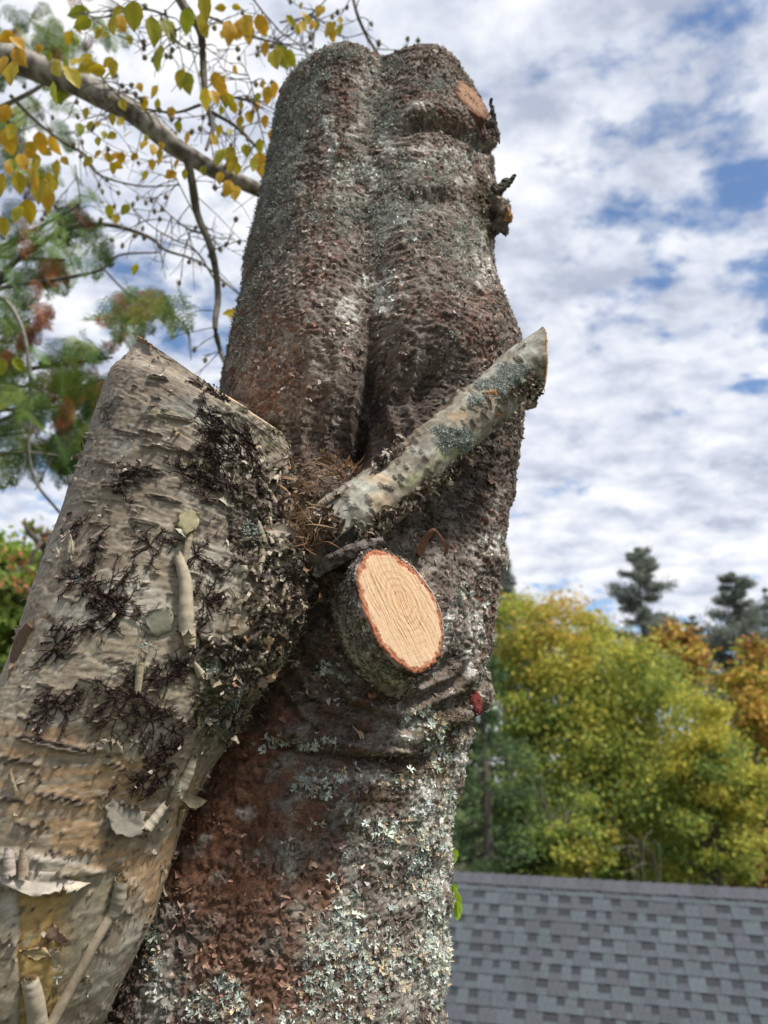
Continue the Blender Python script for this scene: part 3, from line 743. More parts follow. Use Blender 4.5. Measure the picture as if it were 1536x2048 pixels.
rimn = 0.075 * pn(np.stack([lx * 90, ly * 90, 0 * lx], 1), 92) + 0.03 * pn(np.stack([lx * 400, ly * 400, 0 * lx], 1), 93)
rm = sstep(0.885, 0.915, kr + rimn + 0.02 * np.sin(np.tile(an, NK) * 2 + 2.5))
fc = mixc(fc, (0.36, 0.125, 0.065), rm * .95)
fc = mixc(fc, (0.22, 0.06, 0.03), rm * .7 * sstep(0.1, .5, pn(np.stack([lx * 500, ly * 500, 0 * lx], 1), 94)))
fc = mixc(fc, (0.62, 0.34, 0.20), rm * .6 * sstep(0.15, .5, pn(np.stack([lx * 600, ly * 600, 0 * lx], 1), 97)))
saw = np.sin((lx * .5 + ly) * 2600 + 6 * pn(np.stack([lx * 30, ly * 30, 0 * lx], 1), 118))
fc = fc * (1 + .05 * saw * (1 - rm))[:, None]
fc = mixc(fc, (0.33, 0.19, 0.10), .55 * (1 - rm) * sstep(.45, .62, pn(np.stack([lx * 420, ly * 150, 0 * lx], 1), 119)))
hgt = 0.0006 * grain + .0002 * saw + rm * (0.0012 * pn(np.stack([lx * 350, ly * 350, 0 * lx], 1), 96) - 0.0004) - 0.0014 * sstep(.965, 1, kr)
FV = FV + a_n * (hgt[:, None] + 0.0012)
i_, j_ = np.meshgrid(np.arange(NK - 1), np.arange(na), indexing='ij'); j2 = (j_ + 1) % na
FF = np.stack([i_ * na + j_, (i_ + 1) * na + j_, (i_ + 1) * na + j2, i_ * na + j2], -1).reshape(-1, 4)
M_CUT = material('cut_face_wood', var=0.08, vscale=300, bump=0.25, bscale=500, rough=0.8)
tag(mk('cut_face', FV, FF, M_CUT, stub_o, fc, True), 'fresh pale oval saw cut with growth rings and orange bark edge')

def small_cut(name, tube, u, v, ra_px, rb_px, ang, lift, colin, colrim, tilt=(0, 0), parent=TREE, label=None):
    p, n = tube.at(u, v)
    n = unit(n + RT * tilt[0] + UP * tilt[1])
    dpx = (p - CAM) @ FW / FPX
    m_ = RT * math.cos(math.radians(ang)) - UP * math.sin(math.radians(ang)); m_ = unit(m_ - n * (m_ @ n)); q = np.cross(n, m_)
    a = np.linspace(0, 2 * math.pi, 60, endpoint=False); Vv = []; Cc = []
    sh_ = 1 + .06 * rng.normal(size=60)
    for k in np.linspace(0, 1, 14):
        Vv.append(p + n * (lift - 0.002 * k ** 6) + (np.cos(a) * ra_px * dpx * k * sh_)[:, None] * m_ + (np.sin(a) * rb_px * dpx * k * sh_)[:, None] * q + n * (0.0006 * rng.normal(size=(60, 1))))
        g = pn(np.stack([np.cos(a) * k * 2, np.sin(a) * k * 14, 0 * a], 1), 3)
        w_ = sstep(.62, .85, k + .15 * pn(np.stack([np.cos(a) * k * 5, np.sin(a) * k * 5, 0 * a + 4], 1), 5))
        Cc.append(np.array(colin) * (1 + .25 * g[:, None]) * (1 - w_[:, None]) + np.array(colrim) * w_[:, None])
    Vv.append(p - n * 0.012 + (np.cos(a) * ra_px * dpx * 1.15)[:, None] * m_ + (np.sin(a) * rb_px * dpx * 1.15)[:, None] * q); Cc.append(np.tile((0.1, .07, .06), (60, 1)))
    i_, j_ = np.meshgrid(np.arange(14), np.arange(60), indexing='ij'); j2 = (j_ + 1) % 60
    F = np.stack([i_ * 60 + j_, (i_ + 1) * 60 + j_, (i_ + 1) * 60 + j2, i_ * 60 + j2], -1).reshape(-1, 4)
    o = mk(name, np.concatenate(Vv), F, M_CUT, parent, np.concatenate(Cc), True)
    if label: o['label'] = label
    return o
small_cut('pruning_cut', trunk, 936, 208, 48, 34, 55, 0.010, (0.32, 0.19, 0.115), (0.19, 0.09, 0.055), (-0.10, -0.25), label='small tan saw cut high on the trunk')
small_cut('pruning_cut', trunk, 950, 1405, 24, 14, 115, 0.005, (0.15, 0.028, 0.024), (0.11, 0.02, 0.02), (0.1, -.1), label='small dark red scar low on the trunk')

# ---- scattered growths: shapes instanced into single meshes
def instance(lib, P_, Nn, scale, colr, r, tiltmax=0.35, lift=0.0):
    """lib: list of (verts, tris); returns verts, tris, colours"""
    n = len(P_); which = r.integers(0, len(lib), n)
    Nn = unit(Nn + r.normal(size=(n, 3)) * tiltmax)
    a = r.normal(size=(n, 3)); X = unit(np.cross(a, Nn)); Y = np.cross(Nn, X)
    VV, FF_, CC, off = [], [], [], 0
    for k, (lv, lf, lt) in enumerate(lib):
        s_ = which == k; c = int(s_.sum())
        if not c: continue
        sc = scale[s_][:, None, None]
        v = P_[s_][:, None, :] + Nn[s_][:, None, :] * lift + sc * (lv[None, :, 0:1] * X[s_][:, None, :] + lv[None, :, 1:2] * Y[s_][:, None, :] + lv[None, :, 2:3] * Nn[s_][:, None, :])
        VV.append(v.reshape(-1, 3)); FF_.append((lf[None] + (np.arange(c) * len(lv))[:, None, None] + off).reshape(-1, lf.shape[1]))
        CC.append((colr[s_][:, None, :] * lt[None, :, None]).reshape(-1, 3)); off += c * len(lv)
    return np.concatenate(VV), np.concatenate(FF_), np.concatenate(CC)
def lichen_lib(r, n=12, lobes=(3, 6), wide=1.0):
    out = []
    for _ in range(n):
        v = [(0, 0, 0.02)]; f = []; tn = [0.9]
        k = r.integers(*lobes); a0 = r.random() * 6.28
        for q in range(k):
            a = a0 + q * 6.283 / k + r.normal() * .35; L = .55 + .5 * r.random(); w_ = (0.20 + .10 * r.random()) * wide; curl = .05 + .4 * r.random()
            d_ = np.array([math.cos(a), math.sin(a)]); p_ = np.array([-d_[1], d_[0]])
            b = len(v)
            bend = r.normal() * .18
            for (t, ww) in ((.38, .75), (.72, 1.15)):
                for s_ in (-1, 1):
                    q2 = d_ * L * t + p_ * (s_ * w_ * ww * .5 + bend * t * t); v.append((q2[0], q2[1], curl * t * t + .06 * s_ * r.normal())); tn.append(1.0)
            for s_ in (-1, 1):
                q2 = d_ * L * (1 + .1 * r.random()) + p_ * (s_ * w_ * (.55 + .5 * r.random()) + bend); v.append((q2[0], q2[1], curl * 1.1 + .12 * r.normal())); tn.append(1.1)
            q2 = d_ * L * .84 + p_ * bend * .7; v.append((q2[0], q2[1], curl * .7)); tn.append(1.0)
            f += [(0, b, b + 1), (b, b + 2, b + 3), (b, b + 3, b + 1), (b + 2, b + 4, b + 6), (b + 2, b + 6, b + 3), (b + 3, b + 6, b + 5)]
        out.append((np.array(v), np.array(f), np.array(tn)))
    return out
def chip_lib(r, n=10):
    out = []
    for _ in range(n):
        k = 5; a = np.sort(r.random(k) * 6.28); rad_ = .6 + .6 * r.random(k)
        v = np.stack([np.cos(a) * rad_ * 1.25, np.sin(a) * rad_ * .75, .22 * (np.cos(a) * rad_) ** 2 + .1 * r.normal(size=k)], 1)
        v = np.vstack([v, (0, 0, 0)])
        out.append((v, np.array([(i, (i + 1) % k, k) for i in range(k)]), np.concatenate([np.full(k, 1.08), [.95]])))
    return out
r1 = np.random.default_rng(21)
LLw = lichen_lib(r1, 14, (3, 6), 1.7)
LL, LLn, CH = lichen_lib(r1), lichen_lib(r1, 12, (2, 5), 0.7), chip_lib(r1)
def pick(cols, n, r, jit=.18):
    c = np.array(cols)[r.integers(0, len(cols), n)]
    return np.clip(c * (1 + r.normal(size=(n, 1)) * jit), .01, .9)
def gsum(u, v, lst):
    g = np.zeros(len(u))
    for (a, b, ra, rb, *x) in lst: g = np.maximum(g, gauss(u, v, a, b, ra, rb, x[0] if x else 0) * (x[1] if len(x) > 1 else 1))
    return g
# lichen low on the trunk
LOW = [(740, 1680, 130, 90), (690, 1800, 170, 120), (760, 1900, 150, 160), (850, 1800, 70, 220), (640, 1950, 160, 130), (320, 1950, 60, 120), (300, 1870, 30, 60), (420, 2000, 90, 60, 0, .8), (540, 1850, 120, 60, 0, .45), (660, 1335, 55, 55, 0, .8), (590, 1490, 70, 20, 0, .6), (640, 1560, 70, 40), (780, 1560, 130, 30, 0, .8), (890, 1580, 30, 110, 0, .8), (880, 1480, 40, 40, 0, .6),
       (870, 1290, 26, 60, 0, .5), (930, 1180, 40, 60, 0, .4), (960, 1300, 20, 120, 0, .5), (850, 1430, 40, 26, 0, .7), (830, 1175, 40, 30, 0, .3), (500, 1900, 90, 60, 0, .5), (480, 2020, 120, 40, 0, .8)]
def dens_low(u, v, p, cp):
    g = gsum(u, v, LOW); nz = fbm(p * 26, 2, 101)
    hole = gsum(u, v, [(540, 1830, 90, 60, 0, .5), (520, 1930, 70, 50, 0, .45), (620, 1800, 40, 60, 0, .3), (760, 1600, 60, 26), (722, 1752, 26, 20), (480, 1640, 90, 100), (690, 1640, 30, 34), (400, 1760, 60, 60)])
    return np.where(cp > -.1, np.clip(g * 1.2 + (nz * .7 + .9 * pn(p * 13, 117)) * (g > .1) - .34 - hole, 0, 1), np.clip(nz, 0, .5) * (p[:, 2] > 1.2) * .6)
p_, n_v, u_, v_ = trunk.scatter(250000, dens_low, r1)
cl = pick([(0.49, 0.54, 0.49), (0.43, 0.48, 0.45), (0.54, 0.58, 0.52), (0.36, 0.42, 0.37), (0.50, 0.55, 0.43), (0.40, 0.36, 0.29), (0.56, 0.59, 0.53), (0.54, 0.42, 0.28)], len(p_), r1)
sz = 0.0024 + 0.0046 * r1.random(len(p_)) ** 2.2
VV, FF_, CC = instance(LLw, p_, n_v, sz, cl, r1, .42, .0006)
tag(mk('foliose_lichen', VV, FF_, M_LICHEN, TREE, CC), 'pale grey-green leafy lichen crowded on the lower trunk', kind='stuff')
print('low lichen', len(p_), len(FF_))
# lichen up the trunk
UPL = [(560, 330, 50, 190, 8), (600, 190, 50, 90, 10), (530, 470, 34, 130, 8), (500, 620, 26, 90, 8), (670, 110, 70, 26), (770, 135, 60, 22), (700, 330, 60, 60, 0, .7), (690, 440, 70, 40, 0, .7), (790, 420, 80, 60), (840, 350, 80, 36, 0, .9), (760, 230, 50, 60), (870, 170, 60, 24), (810, 180, 40, 30, 0, .8), (930, 470, 40, 60, 0, .9), (900, 330, 40, 30, 0, .8), (870, 470, 60, 30, 0, .8), (760, 540, 40, 70, 0, .7), (900, 560, 50, 30, 0, .5), (720, 500, 40, 40, 0, .6), (640, 480, 40, 20, 0, .5), (660, 210, 24, 16, 0, .7), (940, 290, 26, 30, 0, .6), (870, 670, 60, 30, 0, .25), (780, 620, 40, 40, 0, .35), (480, 700, 14, 50, 0, .6), (730, 300, 30, 30, 0, .8), (640, 150, 30, 40, 0, .9)]
def dens_up(u, v, p, cp):
    g = gsum(u, v, UPL); nz = fbm(p * 34, 2, 103)
    return np.where((cp > -.1), np.clip(g * 1.35 + nz * .9 * (g > .1) - .32, 0, 1) * (v < 800), np.clip(nz + .1, 0, .6) * (p[:, 2] > 1.9))
p_, n_v, u_, v_ = trunk.scatter(330000, dens_up, r1)
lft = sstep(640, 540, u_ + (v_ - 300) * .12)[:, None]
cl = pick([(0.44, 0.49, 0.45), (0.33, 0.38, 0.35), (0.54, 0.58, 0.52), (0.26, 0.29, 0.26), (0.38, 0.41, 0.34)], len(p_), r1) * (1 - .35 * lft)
sz = 0.0030 + 0.0040 * r1.random(len(p_)) ** 2
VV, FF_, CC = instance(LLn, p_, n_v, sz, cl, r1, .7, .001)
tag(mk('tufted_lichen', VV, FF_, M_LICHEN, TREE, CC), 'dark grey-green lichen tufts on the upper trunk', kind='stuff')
print('up lichen', len(p_), len(FF_))
# bark scales
def dens_chip(u, v, p, cp):
    nz = pn(p * 30, 105)
    ds = gsum(u, v, [(500, 1590, 110, 120), (400, 1700, 90, 90)])
    return np.clip(.52 + nz * 1.1 - ds * .6, 0.06, 1) * (p[:, 2] > 1.25) * (cp > -.35)
p_, n_v, u_, v_ = trunk.scatter(150000, dens_chip, r1)
k_ = r1.random((len(p_), 1))
cl = TCOL[trunk.last] * (.55 + 2.3 * k_ ** 1.7) * (1 + .03 * r1.normal(size=(len(p_), 3))) + .02 * k_
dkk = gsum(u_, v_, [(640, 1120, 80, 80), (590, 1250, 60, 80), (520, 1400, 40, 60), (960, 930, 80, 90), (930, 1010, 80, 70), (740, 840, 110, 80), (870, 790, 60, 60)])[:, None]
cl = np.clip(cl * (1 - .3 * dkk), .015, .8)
big_ = gsum(u_, v_, [(560, 1850, 200, 160), (940, 950, 80, 120)])
sz = (0.0015 + 0.0025 * r1.random(len(p_)) ** 1.8) * (1 + .35 * big_)
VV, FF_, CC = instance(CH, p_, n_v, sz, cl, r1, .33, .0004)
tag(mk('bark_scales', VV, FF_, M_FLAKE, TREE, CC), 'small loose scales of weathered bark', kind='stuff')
print('chips', len(p_), len(FF_))

# scales on the barrel of the sawn stub and the ragged side of the limb
kb = r1.integers(0, len(Pd), 5200); kb = kb[(tq[kb] > .35)]
nb_ = nS.reshape(-1, 3)[kb]; clb = pick([(0.34, 0.30, 0.26), (0.20, 0.16, 0.135), (0.48, 0.45, 0.39), (0.13, 0.10, 0.085)], len(kb), r1, .2)
VV, FF_, CC = instance(CH, Pd[kb] + nb_ * .0006, nb_, .0012 + .0022 * r1.random(len(kb)), clb, r1, .3, 0)
tag(mk('bark_scales', VV, FF_, M_FLAKE, TREE, CC), 'loose scales on the barrel of the sawn stub', kind='stuff')
MES = [(560, 1080, 90, 110), (570, 1240, 90, 90), (480, 1330, 90, 60), (500, 960, 60, 60), (600, 960, 50, 70), (440, 1420, 60, 60), (600, 1150, 60, 60)]
p_, n_v, u_, v_ = limb.scatter(90000, lambda u, v, p, cp: np.where(cp > -.3, np.clip(gsum(u, v, MES) * 1.2 - .2 + .6 * pn(p * 45, 113), 0, .9), 0), r1)
cl = pick([(0.07, 0.052, 0.042), (0.045, 0.035, 0.028), (0.13, 0.10, 0.08), (0.25, 0.21, 0.16), (0.06, 0.055, 0.03), (0.36, 0.32, 0.26), (0.09, 0.065, 0.05)], len(p_), r1, .2)
VV, FF_, CC = instance(CH, p_, n_v, .0016 + .0034 * r1.random(len(p_)) ** 2, cl, r1, .5, .0006)
tag(mk('bark_scales', VV, FF_, M_FLAKE, TREE, CC), 'ragged dark scales on the inner side of the limb', kind='stuff')
# lichen and rough scales on the limb and the stub
def dens_stub(u, v, p, cp):
    g = gsum(u, v, [(1020, 750, 34, 24, -30), (1005, 770, 30, 22), (905, 880, 26, 16), (930, 885, 18, 26), (880, 860, 22, 10), (968, 772, 18, 10), (955, 800, 14, 8), (700, 1060, 20, 12, 0, .4)])
    return np.where(cp > 0, np.clip(g * 1.6 + .6 * pn(p * 60, 107) * (g > .1) - .35, 0, 1), 0)
p_, n_v, u_, v_ = stub.scatter(40000, dens_stub, r1)
cl = pick([(0.33, 0.36, 0.33), (0.26, 0.29, 0.27), (0.40, 0.43, 0.39)], len(p_), r1)
VV, FF_, CC = instance(LL, p_, n_v, .0020 + .0018 * r1.random(len(p_)), cl, r1, .3, .0003)
tag(mk('foliose_lichen', VV, FF_, M_LICHEN, TREE, CC), 'blue-grey lichen rosettes on the slanting stub', kind='stuff')
def dens_limb(u, v, p, cp):
    g = gsum(u, v, [(470, 1385, 26, 18), (455, 1400, 30, 30, 0, .6), (430, 1335, 24, 20), (310, 1265, 20, 16, 0, .8), (120, 1400, 16, 10), (500, 1060, 60, 40, 0, .5), (150, 1160, 16, 14), (560, 1320, 40, 30, 0, .4), (118, 1950, 14, 22), (300, 1290, 14, 12), (480, 1180, 40, 30, 0, .3)])
    return np.where(cp > -.2, np.clip(g * 1.5 + .6 * pn(p * 60, 108) * (g > .1) - .35, 0, 1), 0)
p_, n_v, u_, v_ = limb.scatter(60000, dens_limb, r1)
cl = pick([(0.28, 0.32, 0.29), (0.22, 0.26, 0.24), (0.36, 0.40, 0.36)], len(p_), r1)
VV, FF_, CC = instance(LL, p_, n_v, .0024 + .0024 * r1.random(len(p_)), cl, r1, .5, .0008)
tag(mk('foliose_lichen', VV, FF_, M_LICHEN, TREE, CC), 'small grey lichen patches on the pale limb', kind='stuff')

# shredded bark and dark crumbs where limb and trunk meet
SHR = [(660, 1110, 50, 60), (640, 1010, 30, 40), (690, 1140, 50, 24), (560, 1060, 60, 110), (600, 1180, 60, 80), (540, 1270, 70, 60), (470, 1330, 60, 40), (570, 960, 40, 60), (520, 1120, 50, 60), (620, 1060, 30, 60), (640, 1120, 40, 30), (530, 1230, 60, 50)]
def dens_shr(u, v, p, cp):
    g = gsum(u, v, SHR); return np.where(cp > -.3, np.clip(g * 1.3 - .25 + .5 * pn(p * 50, 109), 0, 1) * (g > .15), 0)
strip = []
for _ in range(12):
    k = 5; L = 1.0 + .8 * r1.random(); w_ = .25 + .25 * r1.random(); cu = 1.2 + 2.5 * r1.random()
    t = np.linspace(0, 1, k); x = np.sin(t * cu) / cu * L * 2 - .2; z = (1 - np.cos(t * cu)) / cu * L * 1.4
    v = np.concatenate([np.stack([x, w_ * (1 - .5 * t) + .1 * r1.normal(size=k), z], 1), np.stack([x, -w_ * (1 - .5 * t) + .1 * r1.normal(size=k), z], 1)])
    strip.append((v, np.array([(i, i + 1, k + i + 1) for i in range(k - 1)] + [(i, k + i + 1, k + i) for i in range(k - 1)]), np.ones(2 * k)))
VV, FF_, CC = [], [], []; off = 0
for tb, cnt in ((limb, 60000), (trunk, 80000)):
    p_, n_v, u_, v_ = tb.scatter(cnt, dens_shr, r1)
    m = r1.random(len(p_)) < (.45 if tb is limb else .35); p_, n_v = p_[m], n_v[m]
    cl = pick([(0.34, 0.28, 0.20), (0.06, 0.045, 0.035), (0.10, 0.075, 0.06), (0.05, 0.045, 0.03), (0.07, 0.05, 0.04), (0.14, 0.10, 0.08), (0.42, 0.36, 0.28), (0.09, 0.075, 0.05), (0.22, 0.13, 0.08)], len(p_), r1)
    a, b, c = instance(strip, p_, n_v, .0025 + .0055 * r1.random(len(p_)) ** 2, cl, r1, .6, .0005)
    VV.append(a); FF_.append(b + off); CC.append(c); off += len(a)
p_, n_v, u_, v_ = stub.scatter(40000, lambda u, v, p, cp: np.where(cp > -.5, np.clip(gsum(u, v, [(655, 1050, 40, 44), (720, 1078, 50, 18), (700, 1095, 40, 20), (800, 1015, 60, 14, -40), (900, 938, 60, 10, -40), (780, 915, 60, 6, -42), (1055, 775, 26, 16)]) * 1.0 - .3 + .6 * pn(p * 40, 116), 0, .5), 0), r1)
cl = pick([(0.30, 0.25, 0.18), (0.07, 0.052, 0.042), (0.11, 0.085, 0.065), (0.40, 0.37, 0.30), (0.16, 0.11, 0.08)], len(p_), r1)
a, b, c = instance(strip, p_, n_v, .0018 + .005 * r1.random(len(p_)) ** 2, cl, r1, .5, 0)
VV.append(a); FF_.append(b + off); CC.append(c); off += len(a)
tag(mk('shredded_bark', np.concatenate(VV), np.concatenate(FF_), M_CURL, TREE, np.concatenate(CC)), 'shredded curls of bark in the crotch', kind='stuff')

# small torn papery shreds all over the limb
p_, n_v, u_, v_ = limb.scatter(26000, lambda u, v, p, cp: np.where(cp > -.3, np.clip(.05 + .16 * pn(p * 22, 114), 0, .3) * (p[:, 2] > 1.2), 0), r1)
cl = pick([(0.46, 0.40, 0.31), (0.38, 0.31, 0.22), (0.30, 0.22, 0.14), (0.52, 0.47, 0.39), (0.20, 0.14, 0.10)], len(p_), r1)
VV, FF_, CC = instance(strip, p_, n_v, .0018 + .0042 * r1.random(len(p_)) ** 2.5, cl, r1, .25, -.0002)
tag(mk('bark_shreds', VV, FF_, M_CURL, TREE, CC), 'tiny torn shreds of papery bark on the limb', kind='stuff')
# dark branching liverwort creeping on the limb
LIV = [(250, 962, 50), (272, 945, 42), (395, 960, 58), (378, 935, 30), (405, 778, 34), (440, 795, 34), (452, 905, 60), (430, 875, 40), (480, 870, 50), (215, 1190, 62), (235, 1225, 66), (200, 1230, 50), (108, 1300, 52), (130, 1280, 40), (118, 1412, 56), (95, 1420, 40), (262, 1392, 74), (295, 1372, 60), (300, 1440, 60), (235, 1400, 50), (310, 1540, 60), (335, 1350, 50), (195, 1085, 36), (300, 1092, 44), (390, 1112, 48), (412, 1195, 52), (165, 1050, 26), (150, 1160, 40), (345, 1462, 40), (280, 1560, 44), (395, 1262, 40), (370, 1330, 36), (330, 1500, 40), (420, 830, 40), (500, 905, 50), (430, 960, 50), (415, 915, 30), (180, 1165, 50), (400, 1060, 40), (345, 1100, 40), (250, 1440, 40), (180, 1440, 30), (150, 1180, 36), (510, 850, 34), (300, 1110, 30), (140, 1400, 30), (470, 1000, 50), (460, 960, 46)]
VV, FF_, CC = [], [], []; off = 0
r2 = np.random.default_rng(33)
for (u, v, R_) in LIV[:38]:
    i0, j0 = limb.find(u, v); ci, cj = limb.cell(i0, j0)
    mpx = limb.depth[i0 * limb.n + j0] / FPX
    stack = [(0.0, 0.0, a0 + r2.normal() * .3, R_ * mpx * (.45 + .6 * r2.random()), 0) for a0 in np.linspace(0, 6.28, 5 + int(R_ / 12), endpoint=False)]
    for q in range(int(R_ / 14)):
        stack.append((r2.normal() * R_ * mpx * .35, r2.normal() * R_ * mpx * .3, r2.random() * 6.28, R_ * mpx * (.25 + .3 * r2.random()), 0))
    while stack:
        x, y, a, L, lev = stack.pop()
        k = 5; step = L / k; pts = [(x, y)]
        for s_ in range(k):
            a += r2.normal() * .28; x += math.cos(a) * step; y += math.sin(a) * step; pts.append((x, y))
            if lev < 2 and s_ > 0 and r2.random() < .6: stack.append((x, y, a + (1 if r2.random() < .5 else -1) * (.5 + .5 * r2.random()), L * (.35 + .25 * r2.random()), lev + 1))
        pts = np.array(pts); w_ = (0.00055 if lev == 0 else 0.00042) * (1.0 - .35 * np.linspace(0, 1, k + 1))
        dv = np.gradient(pts, axis=0); pr = unit(np.stack([-dv[:, 1], dv[:, 0]], 1))
        lif = .0008 + .0012 * r2.random() * np.sin(np.linspace(.1, 2.6, k + 1)) + .0004 * lev
        A, B_ = pts + pr * w_[:, None], pts - pr * w_[:, None]
        Cc_ = pts
        P1, _ = limb.pos(i0 + A[:, 1] / ci, j0 + A[:, 0] / cj, lif - .0004); P2, _ = limb.pos(i0 + B_[:, 1] / ci, j0 + B_[:, 0] / cj, lif - .0004)
        P0, _ = limb.pos(i0 + Cc_[:, 1] / ci, j0 + Cc_[:, 0] / cj, lif + .0005)
        VV += [P1, P0, P2]; n1 = k + 1
        for s_ in range(k):
            FF_ += [(off + s_, off + s_ + 1, off + n1 + s_ + 1, off + n1 + s_), (off + n1 + s_, off + n1 + s_ + 1, off + 2 * n1 + s_ + 1, off + 2 * n1 + s_)]
        off += 3 * n1
        c = np.array((0.040, 0.023, 0.021)) * (.6 + .8 * r2.random()) if r2.random() < .85 else np.array((0.07, 0.055, 0.03))
        CC.append(np.tile(c, (3 * n1, 1)))
tag(mk('branching_liverwort', np.concatenate(VV), np.array(FF_), M_MOSS, TREE, np.concatenate(CC)), 'dark maroon branching liverwort creeping over the pale limb', kind='stuff')
print('liverwort', len(FF_))
# moss cushions
def dens_moss(u, v, p, cp):
    g = gsum(u, v, [(535, 865, 30, 26), (500, 850, 40, 20, 0, .7), (455, 1050, 70, 46, 0, .8), (430, 1335, 26, 18, 0, .9), (84, 1918, 12, 9, 0, 1.4), (108, 1995, 14, 18, 0, 1.2), (410, 1445, 26, 50, 0, .7), (212, 825, 9, 20, 0, 1.2), (160, 1035, 8, 8, 0, 1.3), (345, 1470, 14, 12, 0, .7), (220, 1350, 12, 8, 0, .8), (300, 1530, 40, 30, 0, .4), (130, 1130, 12, 40, 0, .6), (480, 1110, 40, 20, 0, .5)])
    return np.where(cp > -.3, np.clip(g * 1.5 - .4 + .5 * pn(p * 70, 111) * (g > .1), 0, 1), 0)
p_, n_v, u_, v_ = limb.scatter(150000, dens_moss, r1)
brt = np.maximum(gauss(u_, v_, 84, 1918, 16, 14), gauss(u_, v_, 430, 1335, 30, 20) * .5)[:, None]
cl = pick([(0.05, 0.055, 0.022), (0.075, 0.08, 0.022), (0.035, 0.032, 0.02), (0.05, 0.04, 0.025)], len(p_), r1, .25) * (1 - brt) + np.array((.10, .17, .02)) * brt
blade = [(np.array([(-.12, 0, 0), (.12, 0, 0), (.3 * r1.normal(), .3 * r1.normal(), 1.3)]), np.array([(0, 1, 2)]), np.array([.8, .8, 1.2])) for _ in range(8)]
VV, FF_, CC = instance(blade, p_, n_v, .0022 + .0026 * r1.random(len(p_)), cl, r1, .6, 0)
tag(mk('moss', VV, FF_, M_MOSS, TREE, CC), 'small dark green moss cushions on the limb', kind='stuff')
def dens_tm(u, v, p, cp):
    g = gsum(u, v, [(895, 1450, 60, 50), (930, 1390, 26, 36), (840, 1535, 80, 20), (765, 1600, 60, 26), (695, 1640, 30, 36, 0, .8), (962, 400, 12, 46, 0, .9), (985, 450, 10, 36), (830, 232, 26, 14, 0, .7), (985, 300, 8, 60, 0, .8), (760, 1960, 20, 20, 0, .7)])
    return np.where(cp > -.3, np.clip(g * 1.4 - .35 + .5 * pn(p * 70, 112) * (g > .1), 0, 1), 0)
p_, n_v, u_, v_ = trunk.scatter(330000, dens_tm, r1)
cl = pick([(0.085, 0.058, 0.028), (0.06, 0.042, 0.022), (0.10, 0.075, 0.03), (0.07, 0.065, 0.025)], len(p_), r1, .25)
VV, FF_, CC = instance(blade, p_, n_v, .002 + .0024 * r1.random(len(p_)), cl, r1, .6, 0)
tag(mk('moss', VV, FF_, M_MOSS, TREE, CC), 'brown dried moss below the sawn stub', kind='stuff')

# ---- rolls and flaps of peeling bark
def bark_curl(tube, pts, rpx, turns=1.25, lift=.6, colr=(0.40, 0.34, 0.25), name='bark_curl', label=None, inner=(0.33, 0.23, 0.13), parent=None, start=None):
    c3, nn, dp = [], [], []
    for (u, v) in pts:
        p, n = tube.at(u, v); c3.append(p); nn.append(n); dp.append((p - CAM) @ FW / FPX)
    m = 26
    c3 = spline(c3, m); nn = unit(spline(nn, m)); rad_ = np.interp(np.linspace(0, 1, m), np.linspace(0, 1, len(rpx)), rpx) * np.mean(dp)
    rad_ = rad_ * (1 + .10 * pn(np.stack([np.arange(m) * .35, np.full(m, pts[0][0] * .1), np.zeros(m)], 1), 7))
    t = unit(np.gradient(c3, axis=0)); sd = np.cross(t, nn)
    k = 22; a = np.linspace(0, turns * 2 * math.pi, k) + (start if start is not None else -math.pi / 2)
    f = np.linspace(1, .62, k)
    Vv = []; Cc = []
    for q in range(m):
        rag = 1 + .05 * pn(np.stack([a, np.full(k, q * .5), np.zeros(k)], 1), 8)
        cen = c3[q] + nn[q] * rad_[q] * lift
        Vv.append(cen + (np.cos(a) * f * rag * rad_[q])[:, None] * sd[q] + (np.sin(a) * f * rag * rad_[q])[:, None] * nn[q])
        st_ = 1 + .22 * pn(np.stack([np.full(k, q * 1.4), a * .6, np.full(k, pts[0][1] * .1)], 1), 9)
        Cc.append(np.array(colr) * st_[:, None])
    Vv = np.array(Vv)
    endj = (r2.random(k) - .5) * .006; Vv[0] -= t[0] * endj[:, None]; Vv[-1] += t[-1] * endj[:, None]
    V1 = Vv.reshape(-1, 3); cen_ = (c3 + nn * (rad_ * lift)[:, None])[:, None, :]
    V2 = (cen_ + (Vv - cen_) * .93).reshape(-1, 3)
    i_, j_ = np.meshgrid(np.arange(m - 1), np.arange(k - 1), indexing='ij')
    F = np.stack([i_ * k + j_, i_ * k + j_ + 1, (i_ + 1) * k + j_ + 1, (i_ + 1) * k + j_], -1).reshape(-1, 4)
    F2_ = F[:, ::-1] + len(V1)
    rim_ = [(b, b + 1, b + 1 + len(V1), b + len(V1)) for b in range(k - 1)] + [((m - 1) * k + b + 1, (m - 1) * k + b, (m - 1) * k + b + len(V1), (m - 1) * k + b + 1 + len(V1)) for b in range(k - 1)]
    o = mk(name, np.concatenate([V1, V2]), np.concatenate([F, F2_, np.array(rim_)]), M_CURL, parent or TREE, np.concatenate([np.concatenate(Cc), np.concatenate(Cc) * 0 + np.array(inner)]), True)
    if label: o['label'] = label
    return o
TAN = (0.43, 0.37, 0.27)
bark_curl(limb, [(357, 1112), (368, 1165), (372, 1220), (374, 1262)], [10, 15, 17, 18], 1.3, .8, TAN, label='long pale roll of bark on the limb')
bark_curl(limb, [(375, 1248), (378, 1290)], [17, 13], 1.2, .8, (0.42, 0.35, 0.24))
bark_curl(limb, [(384, 1068), (374, 1100), (368, 1138)], [9, 8, 5], 1.3, .8, (0.40, 0.33, 0.23))
